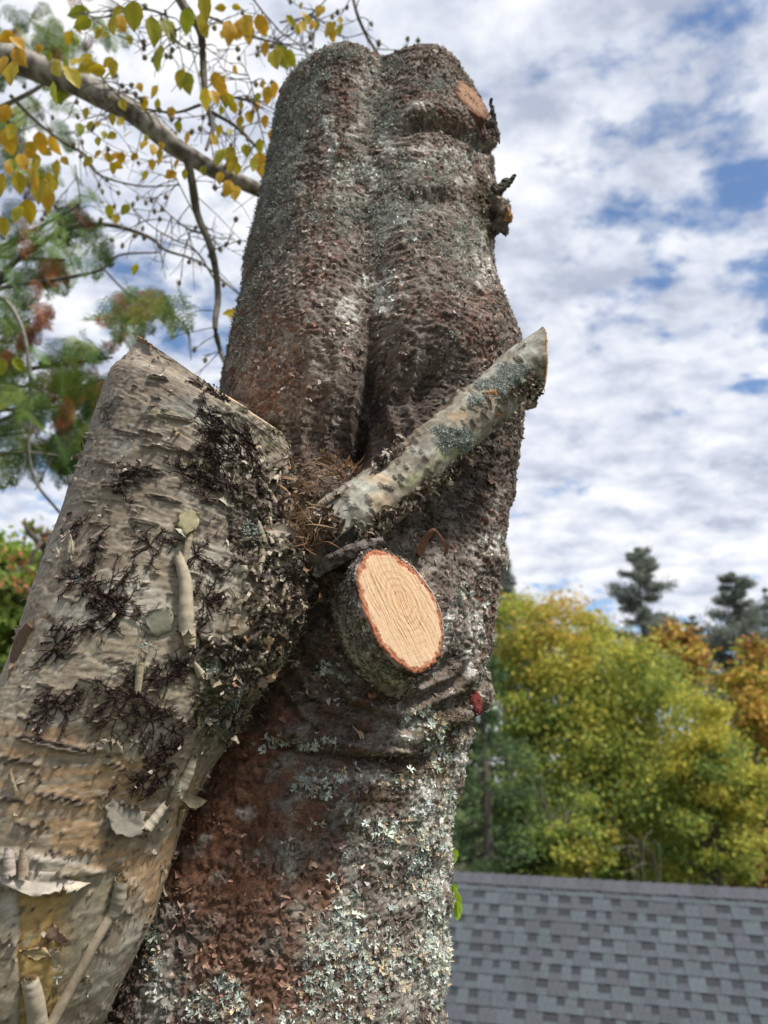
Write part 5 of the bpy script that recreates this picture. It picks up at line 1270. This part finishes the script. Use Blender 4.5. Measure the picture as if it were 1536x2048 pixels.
def conifer(px, ytop, ybot, wpx, dist, colr, label, seed, name='pine_tree', nwh=22, dens=1.0, droop=.15, sparse=.0, nlen=.16):
    r = np.random.default_rng(seed)
    pt, pb = at_depth(px, ytop, dist), at_depth(px, ybot, dist)
    gzz = float(ground_z(pt[0], pt[1])); root = empty(name, (pt[0], pt[1], gzz), label, 'tree')
    H = pt[2] - gzz; Wd = wpx / 2 * dist / FPX; mb = MB()
    spine = np.array([(pt[0] + .06 * math.sin(t * 5), pt[1], gzz - .1 + (H + .1) * t) for t in np.linspace(0, 1, 12)])
    mb.tube(spine, np.linspace(.022 * H, .02, 12), 8, (0.10, 0.085, 0.075)); mb.build('trunk', M_TWIG, root, True)
    lb, fb = MB(), MB(); z0 = max(pb[2], gzz + .15 * H)
    for k in range(nwh):
        t = k / (nwh - 1); z = z0 + (pt[2] - z0) * t ** .9
        L0 = Wd * ((1 - t) ** .75 if name != 'pine_tree' else (1 - t) ** .55 * (.45 + .8 * r.random())) * (.75 + .5 * r.random()) + .12
        for q in range(r.integers(4, 7)):
            if r.random() < sparse: continue
            a = r.random() * 6.28; L = L0 * (.6 + .5 * r.random())
            s_ = np.array((pt[0], pt[1], z)); e = s_ + np.array((math.cos(a) * L, math.sin(a) * L, L * (.25 - droop * 2 * r.random())))
            m_ = (s_ + e) / 2 + np.array((0, 0, -.08 * L)); pts = spline([s_, m_, e], 8)
            lb.tube(pts, np.linspace(.012 * L + .012, .006, 8), 4, (0.09, 0.075, 0.065), False)
            n = int(60 * dens * (L / Wd + .3)); tt_ = .25 + .75 * r.random(n) ** .7
            c = pts[np.clip((tt_ * 7).astype(int), 0, 7)] + r.normal(size=(n, 3)) * np.array((.13, .13, .10)) * (L * .6 + .3)
            cl = np.array(colr) * (.6 + .8 * r.random((n, 1)))
            leaf_quads(c, nlen * (.6 + .7 * r.random(n)), r, cl, fb, .2, .22)
    tag(lb.build('branches', M_TWIG, root), kind='stuff'); fb.build('crown', M_FAR, root)
    return root
PG = (0.20, 0.23, 0.19)
conifer(1275, 1100, 1420, 250, 40, PG, 'wispy dark pine poking above the golden maple', 11, nwh=24, dens=9, sparse=.2, nlen=.10, droop=.05)
conifer(1462, 1150, 1480, 290, 38, PG, 'wispy dark pine rising behind the orange maple', 12, nwh=24, dens=9, sparse=.15, nlen=.10, droop=.05)
conifer(1385, 1235, 1500, 120, 42, PG, 'short dark pine between the two taller pines', 13, nwh=18, dens=4, sparse=.2, nlen=.11)
conifer(1003, 1075, 1400, 90, 36, PG, 'dark pine tip half hidden behind the sawn birch', 14, nwh=24, dens=3.5, nlen=.11)
conifer(965, 1250, 1800, 240, 20, (0.09, 0.15, 0.06), 'dark hemlock with drooping sprays beside the sawn birch', 15, name='hemlock_tree', nwh=26, dens=1.4, droop=.35, nlen=.085)
conifer(1530, 1180, 1560, 120, 44, PG, 'far dark pine behind the orange-yellow tree', 16, nwh=20, dens=4, sparse=.2, nlen=.11)
# bare grey shrub just over the ridge
sb_ = at_depth(1290, 1790, 15); rt_ = empty('bare_shrub', (sb_[0], sb_[1], float(ground_z(sb_[0], sb_[1]))), 'leafless grey shrub arching just over the roof ridge', 'shrub')
mb = MB(); r4 = np.random.default_rng(8); b_ = np.array((sb_[0], sb_[1], float(ground_z(sb_[0], sb_[1]))))
for k in range(9):
    e = at_depth(1200 + 160 * r4.random(), 1655 + 90 * r4.random(), 15 + r4.normal() * .4); m_ = at_depth(1250 + 80 * r4.random(), 1720 + 40 * r4.random(), 15)
    e2 = e + (r4.normal() * .25, 0, -.12 * r4.random())
    mb.tube(spline([b_ + r4.normal(size=3) * .05, m_, e, e2], 16), np.linspace(.010, .003, 16), 4, np.array((0.17, 0.155, 0.135)) * (.7 + .5 * r4.random()), False)
mb.build('stems', M_TWIG, rt_)

# left: woods behind the limb
broadleaf(40, 940, 1560, 280, 9.5, [MG, OLV, (0.16, 0.26, 0.05), (0.18, 0.28, 0.05), YG], 40, 20000, .05, 'green maple showing behind the edge of the pale limb', 21, bias=None, clump=.2)
broadleaf(90, 1020, 1240, 150, 8.2, [(0.55, 0.24, 0.10), (0.50, 0.24, 0.10), (0.20, 0.28, 0.05), (0.20, 0.28, 0.05)], 9, 520, .035, 'small tree with orange leaves behind the edge of the pale limb', 22, clump=.22)
broadleaf(190, 960, 1300, 160, 13, [OLV, YG, YEL, MG], 20, 5000, .06, 'yellow-green tree glimpsed between the pale limb and the cedar', 23, clump=.24)

# ---- arborvitae with hanging sprays
CED = at_depth(-420, 700, 3.6); cg = float(ground_z(CED[0], CED[1]))
CT = empty('cedar_tree', (CED[0], CED[1], cg), 'evergreen cedar with flat green sprays and some browned tips', 'tree')
mb = MB(); mb.tube([(CED[0], CED[1], cg - .1), (CED[0] + .05, CED[1], cg + 2), (CED[0], CED[1] + .05, cg + 4), (CED[0], CED[1], cg + 6.5)], [.16, .13, .09, .02], 10, (0.16, 0.12, 0.09)); mb.build('trunk', M_TWIG, CT, True)
def spray_lib(r, n=6):
    out = []
    for _ in range(n):
        v, f, tn = [], [], []
        def seg(a, b, w0, w1, tone):
            d_ = unit(b - a); p_ = np.array((-d_[1], d_[0], 0)) ; k = len(v)
            v.extend([a - p_ * w0, a + p_ * w0, b + p_ * w1, b - p_ * w1]); f.append((k, k + 1, k + 2, k + 3)); tn.extend([tone] * 4)
        m = 11
        for i in range(m):
            t = i / m; c = np.array((t, .03 * math.sin(t * 4), -.10 * t * t))
            seg(c, np.array(((i + 1) / m, .03 * math.sin((i + 1) / m * 4), -.10 * ((i + 1) / m) ** 2)), .009, .007, .8)
            for sg in (-1, 1):
                L = .46 * (1 - t) ** .7 * (.7 + .5 * r.random()); an_ = sg * (.75 + .25 * r.random())
                e = c + np.array((math.cos(an_) * L, math.sin(an_) * L, -.06 * L + .03 * r.normal())); seg(c, e, .008, .005, 1)
                for q in range(5):
                    tt_ = (q + .6) / 5; c2 = c + (e - c) * tt_
                    for s2 in (-1, 1):
                        l2 = .15 * (1.1 - tt_) * (.7 + .6 * r.random()) + .03; a2 = an_ + s2 * (.6 + .2 * r.random())
                        seg(c2, c2 + np.array((math.cos(a2) * l2, math.sin(a2) * l2, .02 * r.normal())), .0075, .004, 1.0 + .15 * r.normal())
        out.append((np.array(v), np.array(f), np.array(tn)))
    return out
r5 = np.random.default_rng(77); SPR = spray_lib(r5)
CL = [(50, 50, 90, 60, 30, 3.4), (130, 95, 50, 60, 22, 3.4), (40, 140, 60, 50, 16, 3.2), (60, 215, 50, 50, 16, 3.0), (15, 270, 30, 60, 12, 3.0), (160, 410, 50, 40, 14, 2.8), (60, 470, 70, 60, 20, 2.8), (15, 560, 40, 70, 16, 2.7), (130, 520, 60, 40, 14, 2.8),
      (255, 585, 36, 16, 9, 2.6), (315, 590, 34, 18, 10, 2.6), (270, 622, 36, 14, 7, 2.6), (60, 640, 60, 50, 14, 2.6), (130, 720, 70, 50, 26, 2.5), (80, 770, 80, 60, 30, 2.5), (150, 810, 60, 50, 30, 2.5), (175, 870, 40, 40, 18, 2.5), (60, 865, 70, 36, 18, 2.5), (225, 715, 26, 40, 9, 2.6), (200, 760, 40, 40, 12, 2.5), (20, 710, 40, 60, 12, 2.6), (190, 470, 40, 30, 6, 2.8), (215, 40, 40, 30, 6, 3.5), (90, 340, 60, 30, 10, 3.0), (25, 900, 30, 20, 6, 2.5), (150, 900, 50, 26, 10, 2.6)]
Ps, Ss, Cs, Ds = [], [], [], []
lb = MB()
for (u, v, su, sv, n, dz) in CL:
    hub = at_depth(u, v, dz); st_ = np.array((CED[0] + .05, CED[1], hub[2] - .1 + .3 * r5.normal()))
    if sv > 30:
        mid_ = (hub + st_) / 2 + (0, 0, .12); pts = spline([st_, mid_, hub], 12); lb.tube(pts, np.linspace(.022, .004, 12), 5, (0.11, 0.085, 0.065), False)
    for q in range(int(n * 1.05)):
        Ps.append(at_depth(u + r5.normal() * su * .6, v + r5.normal() * sv * .6, dz + r5.normal() * .16)); Ss.append(.08 + .07 * r5.random())
        c = np.array([(0.12, 0.20, 0.045), (0.15, 0.24, 0.05), (0.09, 0.155, 0.05), (0.20, 0.26, 0.05)][r5.integers(4)])
        if r5.random() < .07: c = np.array([(0.30, 0.115, 0.045), (0.36, 0.16, 0.07), (0.16, 0.07, 0.045)][r5.integers(3)])
        Cs.append(c * (.8 + .4 * r5.random())); Ds.append((r5.normal() * .8 + .3, r5.normal() * .6, -.9 - .6 * r5.random()))
for (u, v, su, sv, n, dz) in ((80, 605, 10, 36, 7, 2.5), (60, 650, 14, 16, 4, 2.5), (246, 592, 6, 12, 3, 2.5), (243, 655, 6, 12, 3, 2.5), (30, 90, 30, 40, 6, 3.3), (95, 520, 16, 10, 3, 2.7), (190, 770, 16, 14, 4, 2.45), (160, 710, 10, 30, 3, 2.5), (30, 690, 12, 20, 4, 2.5)):
    for q in range(n):
        Ps.append(at_depth(u + r5.normal() * su * .6, v + r5.normal() * sv * .6, dz)); Ss.append(.06 + .05 * r5.random()); Cs.append(np.array((0.38, 0.15, 0.06)) * (.8 + .4 * r5.random())); Ds.append((r5.normal() * .4, r5.normal() * .4, -1))
Ps, Ss, Cs, Ds = map(np.array, (Ps, Ss, Cs, Ds))
VV, FF_, CC, off = [], [], [], 0
for k in range(len(Ps)):
    lv, lf, lt = SPR[r5.integers(len(SPR))]
    X_ = unit(Ds[k]); Z_ = unit(np.cross(X_, np.cross(unit(CAM - Ps[k] + r5.normal(size=3) * 2.2), X_))); Y_ = np.cross(Z_, X_)
    VV.append(Ps[k] + Ss[k] * (lv[:, :1] * X_ + lv[:, 1:2] * Y_ + lv[:, 2:] * Z_)); FF_.append(lf + off); CC.append(Cs[k] * lt[:, None]); off += len(lv)
print('cedar quads', sum(map(len, FF_)))
mk('crown', np.concatenate(VV), np.concatenate(FF_), M_CEDAR, CT, np.concatenate(CC))
for pl, dz, r0, r1_ in (([(-60, 640), (10, 545), (60, 500), (140, 455), (220, 450), (300, 475), (330, 500), (400, 525), (480, 590)], 2.7, .013, .003), ([(-60, 600), (20, 572), (120, 558), (200, 540), (240, 510), (320, 505)], 2.65, .009, .003), ([(-20, 590), (15, 605), (45, 660), (60, 740), (62, 820), (58, 900), (75, 970), (130, 1040), (150, 1100)], 2.4, .008, .004), ([(0, 905), (60, 905), (130, 915), (180, 940)], 2.4, .004, .003), ([(105, 915), (70, 980)], 2.4, .003, .002), ([(200, 530), (260, 590), (330, 620), (375, 660), (382, 720)], 2.6, .004, .002), ([(0, 215), (60, 185), (100, 160)], 2.2, .008, .005)):
    lb.tube(spline([at_depth(u, v, dz) for u, v in pl], 30), np.linspace(r0, r1_, 30), 5, (0.15, 0.13, 0.11) if dz > 2.45 else (0.26, 0.24, 0.21), False)
tag(lb.build('branches', M_TWIG, CT), kind='stuff')

# ---- the leafy birch branch behind the trunk
BB = at_depth(-900, -150, 2.5); BB = np.array((BB[0], BB[1], 0.0)); BB[2] = float(ground_z(BB[0], BB[1]))
LB = empty('birch_tree', BB, 'living birch whose yellow-leaved branch reaches in behind the sawn trunk', 'tree')
mb = MB(); mb.tube(spline([BB - (0, 0, .1), BB + (.03, 0, 1.2), BB + (.0, .05, 2.6), BB + (.1, 0, 5.0)], 24), np.linspace(.13, .05, 24), 12, (0.42, 0.39, 0.34)); mb.build('trunk', M_BIRCH, LB, True)
z_at = at_depth(30, 125, 2.1)
def tubecol(pts, rad_, n, seed, base_, dark_):
    mb = MB(); mb.tube(pts, rad_, n, base_); V_ = np.concatenate(mb.v); k = pn(V_ * 45, seed) + .6 * pn(V_ * 130, seed + 1)
    m = sstep(-.15, .25, k)[:, None]; c = np.concatenate(mb.c) * (1 - m) + np.array(dark_) * m; mb.c = [c]; return mb
main = spline([BB + (0, 0, 2.3), at_depth(-300, -10, 2.25), at_depth(-60, 95, 2.1), at_depth(40, 122, 2.08), at_depth(150, 165, 2.05), at_depth(250, 215, 2.02), at_depth(310, 258, 2.0), at_depth(365, 303, 2.0), at_depth(440, 345, 2.0), at_depth(530, 382, 2.0), at_depth(600, 400, 2.02)], 90)
rads = np.interp(np.linspace(0, 1, 90), [0, .35, .55, .75, .9, 1], [.045, .036, .029, .022, .018, .012])
main_n = main + .006 * np.stack([pn(main * 9, 3), pn(main * 9, 4), pn(main * 9, 5)], 1)
tubecol(main_n, rads, 14, 5, (0.36, 0.33, 0.29), (0.10, 0.085, 0.07)).build('branch', M_BIRCH, LB, True)
side_ = [([(372, 305), (385, 370), (395, 430), (420, 490), (432, 545), (436, 600), (430, 650), (440, 700), (458, 745)], 1.98, .012, .006),
         ([(340, -40), (372, 20), (400, 60), (406, 120), (410, 185), (422, 240), (425, 262), (412, 300)], 1.9, .013, .004),
         ([(700, -30), (715, 30), (735, 75), (752, 102), (770, 140)], 2.1, .005, .004),
         ([(425, 225), (480, 260), (540, 330), (560, 380)], 1.95, .005, .002), ([(410, 190), (470, 195), (540, 205)], 1.95, .003, .0015), ([(400, 210), (350, 225), (280, 215), (240, 195), (200, 150)], 1.95, .004, .0015), ([(330, 30), (300, 20), (260, 20), (200, 35), (160, 25)], 1.9, .003, .0015),
         ([(330, 20), (345, 70), (370, 95), (408, 110)], 1.9, .003, .002), ([(410, 30), (480, 60), (530, 80), (580, 90)], 1.9, .003, .0015), ([(500, -10), (540, 40), (580, 70), (640, 10)], 2.1, .0025, .0015), ([(560, 45), (620, 30), (660, -10)], 2.1, .0025, .0015), ([(170, 150), (230, 180), (290, 230), (330, 260)], 2.15, .003, .0015), ([(20, 190), (70, 240), (120, 280), (170, 310), (200, 350), (280, 372), (360, 370)], 2.3, .006, .002),
         ([(150, 330), (160, 400), (155, 440)], 2.3, .002, .0015), ([(300, 260), (240, 230), (180, 250), (130, 270)], 2.2, .002, .001), ([(420, 470), (380, 460), (340, 430), (310, 400)], 2.1, .003, .001), ([(430, 560), (390, 500), (350, 480), (300, 450), (250, 400)], 2.1, .003, .001), ([(395, 440), (350, 350), (340, 300)], 2.1, .002, .001), ([(540, 330), (520, 250), (500, 160), (480, 120)], 2.0, .002, .001)]
mb = MB(); r6 = np.random.default_rng(15); cones = []
for (pl, dz, r0, r1_) in side_:
    pts = spline([at_depth(u, v, dz + .03 * r6.normal()) for u, v in pl], 26)
    mb.tube(pts, np.linspace(r0, r1_, 26), 6, (0.13, 0.115, 0.095), False)
    for q in range(11 if r0 < .006 else 14):
        i = r6.integers(2, 25); s_ = pts[i]; d_ = unit(RT * r6.normal() + UP * (r6.normal() * .5 - .4) + FW * .3 * r6.normal()); L = .05 + .10 * r6.random()
        p2 = s_ + d_ * L * .5 + r6.normal(size=3) * .008; p3 = s_ + d_ * L + np.array((0, 0, -.02)) + r6.normal(size=3) * .012
        tw = spline([s_, p2, p3], 7); mb.tube(tw, np.linspace(.0016, .0008, 7), 4, (0.12, 0.095, 0.075), False)
        if r6.random() < .32: cones.append(p3)
        for q2 in range(2):
            j = r6.integers(2, 6); d2 = unit(d_ + r6.normal(size=3) * .7); e = tw[j] + d2 * L * .45; mb.tube([tw[j], (tw[j] + e) / 2 + r6.normal(size=3) * .004, e], [.001, .0009, .0007], 4, (0.12, 0.095, 0.075), False)
            if r6.random() < .22: cones.append(e)
mb.build('twigs', M_TWIG, LB)
cm = MB()
sph = [(math.sin(a) * math.cos(b), math.sin(a) * math.sin(b), math.cos(a)) for a in (.6, 1.57, 2.5) for b in np.arange(6) * 1.047]
for c in cones[:]:
    v = [np.array(q) * .0065 * (1, 1, 1.3) * (.8 + .4 * r6.random()) + c for q in sph] + [c + (0, 0, .009), c - (0, 0, .009)]
    f3 = [(k, (k + 1) % 6, 18) for k in range(6)] + [(12 + (k + 1) % 6, 12 + k, 19) for k in range(6)]
    b = cm.n; cm.add(v, [(k + o, (k + 1) % 6 + o, (k + 1) % 6 + 6 + o, k + 6 + o) for o in (0, 6) for k in range(6)], (0.16, 0.14, 0.085)); cm.t.append(np.array(f3) + b)
tag(cm.build('seed_cones', M_TWIG, LB), kind='stuff')
# leaves, each a mesh object sharing one of a few shapes
def leaf_mesh(colr, seed, k=9):
    r = np.random.default_rng(seed); t = np.linspace(0, 1, k)
    wv = .33 * np.sin(np.pi * t ** .78) ** .85 * (1 - .12 * t); wv[0] = .01; wv[-1] = .004
    fold = .12 + .15 * r.random(); bend = .25 * r.normal()
    v, c = [], []
    for i in range(k):
        z = -bend * (t[i] - .5) ** 2
        for sg in (-1, -.5, 0, .5, 1):
            jag = 1 + (.05 * (-1) ** i if abs(sg) == 1 else 0)
            v.append((sg * wv[i] * jag, -t[i], z + fold * abs(sg) * wv[i] + .02 * r.normal() * (abs(sg) > .4)))
            m = .85 if sg == 0 else 1 + .10 * r.normal(); c.append(np.array(colr) * m)
    f = [(i * 5 + q, i * 5 + q + 1, (i + 1) * 5 + q + 1, (i + 1) * 5 + q) for i in range(k - 1) for q in range(4)]
    kk = len(v); v += [(-.008, 0, 0), (.008, 0, 0), (.006, .22, .03), (-.006, .22, .03)]; c += [np.array(colr) * .7] * 4; f.append((kk, kk + 1, kk + 2, kk + 3))
    return mesh_from('leaf', np.array(v), np.array(f), M_LEAF, np.clip(np.array(c), 0, 1), True)
LC = {'g': [(0.27, 0.30, 0.02), (0.32, 0.32, 0.02)], 'y': [(0.55, 0.38, 0.02), (0.50, 0.38, 0.03)], 'o': [(0.60, 0.33, 0.02), (0.62, 0.37, 0.03)], 'n': [(0.42, 0.38, 0.02), (0.46, 0.36, 0.02)]}
LM = {k: [leaf_mesh(c, 50 + 7 * i + ord(k), 9) for c in v for i in range(2)] for k, v in LC.items()}
LV = [(23, 148, 62, 0, 'y'), (114, 138, 50, -28, 'y'), (148, 157, 54, -30, 'n'), (164, 48, 46, 70, 'g'), (156, 27, 52, 80, 'g'), (227, 52, 44, 0, 'n'), (242, 48, 40, 5, 'o'), (268, 35, 66, 0, 'n'), (306, 65, 62, 0, 'g'), (338, 62, 58, -25, 'g'), (318, 118, 58, 10, 'g'), (375, 44, 58, 15, 'g'), (206, 62, 30, 10, 'y'), (196, 70, 26, 30, 'n'), (40, 112, 60, -30, 'o'), (12, 75, 40, 60, 'o'), (5, 130, 50, 0, 'o'), (36, 85, 44, -40, 'o'),
      (150, 124, 30, 30, 'y'), (172, 136, 46, 60, 'y'), (192, 140, 40, 80, 'y'), (216, 126, 32, 40, 'y'), (213, 155, 34, 20, 'y'), (110, 188, 48, 0, 'g'), (122, 192, 44, 40, 'g'), (362, 160, 44, 10, 'n'), (376, 168, 52, -10, 'g'), (280, 175, 26, -20, 'o'), (288, 208, 30, 10, 'y'), (316, 212, 30, 0, 'n'), (342, 226, 32, 10, 'o'), (225, 240, 26, 0, 'y'), (241, 244, 24, 10, 'y'), (374, 278, 32, 30, 'o'), (287, 290, 30, 20, 'o'), (306, 300, 30, 0, 'o'), (194, 310, 28, 60, 'o'), (228, 314, 26, 30, 'o'), (268, 314, 22, 40, 'o'), (82, 288, 48, 0, 'o'), (110, 292, 44, -30, 'o'), (18, 285, 58, 0, 'o'), (10, 228, 42, 20, 'o'), (75, 336, 48, 0, 'y'), (115, 340, 44, 0, 'y'), (38, 368, 50, 0, 'y'), (4, 372, 52, 10, 'y'), (80, 384, 64, 0, 'y'), (96, 402, 56, 10, 'o'), (130, 322, 28, -40, 'o'), (58, 425, 54, 0, 'y'), (20, 335, 40, 10, 'o'), (34, 430, 44, 20, 'n'), (22, 265, 40, 10, 'y'), (290, 352, 26, 0, 'n'), (320, 322, 24, 20, 'o'), (70, 360, 50, -15, 'o'), (100, 372, 50, 15, 'y'),
      (408, 14, 62, 0, 'n'), (405, 46, 48, 10, 'y'), (410, 62, 40, -20, 'y'), (440, 16, 26, 80, 'y'), (474, 15, 22, -80, 'y'), (458, 66, 54, 5, 'o'), (472, 62, 50, -5, 'o'), (482, 58, 46, 10, 'o'), (494, 52, 58, -15, 'o'), (498, 70, 44, 0, 'o'), (524, 52, 48, -20, 'o'), (530, 98, 36, 0, 'o'), (552, 118, 60, -10, 'n'), (566, 116, 54, -25, 'g'), (580, 118, 44, -35, 'n'), (434, 165, 44, -10, 'o'), (446, 180, 40, -30, 'o'), (412, 200, 48, 5, 'y'), (430, 195, 38, -20, 'o'), (452, 205, 28, 0, 'g'), (500, 236, 34, -10, 'y'), (513, 212, 28, 0, 'o'), (535, 192, 40, 10, 'o'), (549, 180, 32, 5, 'o'), (480, 245, 30, 10, 'y'), (486, 262, 34, -10, 'n'), (530, 244, 30, 0, 'o'), (440, 316, 48, 20, 'n'), (461, 312, 44, 0, 'y'), (464, 330, 48, 10, 'n'), (492, 302, 32, -10, 'n'), (520, 294, 34, 0, 'g'), (507, 330, 34, 5, 'n'), (522, 330, 56, -5, 'o'), (528, 345, 44, 10, 'y'), (455, 378, 42, 20, 'o'), (470, 386, 42, 0, 'o'), (545, 272, 34, 0, 'o'), (604, 55, 32, 0, 'y'), (596, 60, 26, 10, 'y'), (656, 66, 30, 10, 'y'), (666, 72, 32, 0, 'o'), (680, 60, 32, 0, 'n'), (680, 42, 20, 0, 'y'), (602, 12, 18, 0, 'n'), (635, 20, 20, 0, 'y'), (468, 628, 34, 40, 'y'), (480, 640, 36, 0, 'o'), (456, 626, 26, 80, 'y'),
      (228, 140, 40, 10, 'y'), (170, 118, 36, 50, 'n'), (4, 735, 40, 10, 'g'), (38, 730, 36, -30, 'g'), (370, 350, 24, 0, 'n'), (220, 425, 34, 0, 'n'), (250, 420, 30, 30, 'g'), (232, 440, 30, 0, 'y'), (270, 540, 30, 10, 'n'), (60, 300, 40, 20, 'y'), (46, 325, 46, -20, 'o'), (8, 455, 44, 0, 'y')]
r7 = np.random.default_rng(9)
for (u, v, su, sv, n) in ((480, 180, 70, 90, 16), (250, 260, 80, 70, 14), (120, 100, 70, 50, 8), (60, 340, 50, 60, 10), (640, 40, 50, 30, 8), (460, 300, 50, 50, 8), (300, 330, 60, 40, 8), (220, 60, 80, 40, 6)):
    LV += [(u + su * r7.normal() * .6, v + sv * r7.normal() * .6, r7.uniform(18, 34), r7.normal() * 25, 'yoyng'[r7.integers(5)]) for _ in range(n)]
for (u, v, L, a, c) in LV:
    dz = (1.35 if L > 58 and c != 'o' and v < 200 else 1.85) + .12 * r7.normal()
    if (u, v) in ((23, 148), (148, 157), (114, 138)): dz = 1.25
    s_ = L * dz / FPX * .95
    a_ = math.radians(a)
    down_ = RT * (-math.sin(a_)) - UP * math.cos(a_) + FW * r7.normal() * .25
    Yv = -unit(down_); Zv = unit(-FW + RT * r7.normal() * .45 + UP * r7.normal() * .3); Zv = unit(Zv - Yv * (Zv @ Yv)); Xv = np.cross(Yv, Zv)
    pos = at_depth(u, v, dz) + Yv * s_ * .5
    Rm = Matrix(((Xv[0], Yv[0], Zv[0]), (Xv[1], Yv[1], Zv[1]), (Xv[2], Yv[2], Zv[2])))
    link('leaf', LM[c][r7.integers(len(LM[c]))], pos, LB, Rm, float(s_ * 0.97))
# bright green sprig growing from the trunk's right edge
lg = leaf_mesh((0.36, 0.52, 0.05), 99)
s0 = trunk.at(884, 1752)[0]; dq = 1.02
SPG = empty('leaf_sprig', s0, 'bright green sprig hanging beside the lower trunk in front of the roof', 'sprig')
mb = MB(); mb.tube(spline([s0 + (-.012, .01, 0), s0 + (.008, .02, .004), at_depth(904, 1700, dq), at_depth(906, 1745, dq), at_depth(905, 1775, dq)], 14), np.linspace(.0014, .0008, 14), 5, (0.3, 0.25, 0.15)); mb.build('stem', M_TWIG, SPG)
for (u, v, L, a) in ((911, 1800, 62, -8), (903, 1790, 50, 5), (914, 1822, 40, -4), (908, 1712, 32, 0)):
    s_ = L * dq / FPX; a_ = math.radians(a); Yv = -unit(RT * (-math.sin(a_)) - UP * math.cos(a_)); Zv = unit(-FW + RT * r7.normal() * .5); Zv = unit(Zv - Yv * (Zv @ Yv)); Xv = np.cross(Yv, Zv)
    link('leaf', lg, at_depth(u, v, dq) + Yv * s_ * .5, SPG, Matrix(((Xv[0], Yv[0], Zv[0]), (Xv[1], Yv[1], Zv[1]), (Xv[2], Yv[2], Zv[2]))), float(s_))
# far wood all round the clearing
r8 = np.random.default_rng(61); nW = 26000
cA = r8.uniform(0, 2 * math.pi, 260); cD = r8.uniform(60, 95, 260); cH = r8.uniform(6, 11, 260); cR = r8.uniform(2.2, 4.2, 260)
k = r8.integers(0, 260, nW); dv = unit(r8.normal(size=(nW, 3))) * (r8.random((nW, 1)) ** .4)
Pw = np.stack([np.cos(cA[k]) * cD[k] + dv[:, 0] * cR[k], np.sin(cA[k]) * cD[k] + dv[:, 1] * cR[k], cH[k] * .5 + dv[:, 2] * cH[k] * .55], 1); Pw[:, 2] += ground_z(Pw[:, 0], Pw[:, 1])
fb = MB(); leaf_quads(Pw, .45 + .35 * r8.random(nW), r8, np.array([MG, DGR, OLV, DGR, YG, (0.3, 0.2, 0.07)])[(k * 7 + r8.integers(0, 2, nW)) % 6] * (.7 + .5 * r8.random((nW, 1))), fb)
tag(fb.build('far_wood', M_FAR), 'distant mixed autumn wood ringing the clearing', 'woodland', kind='stuff')
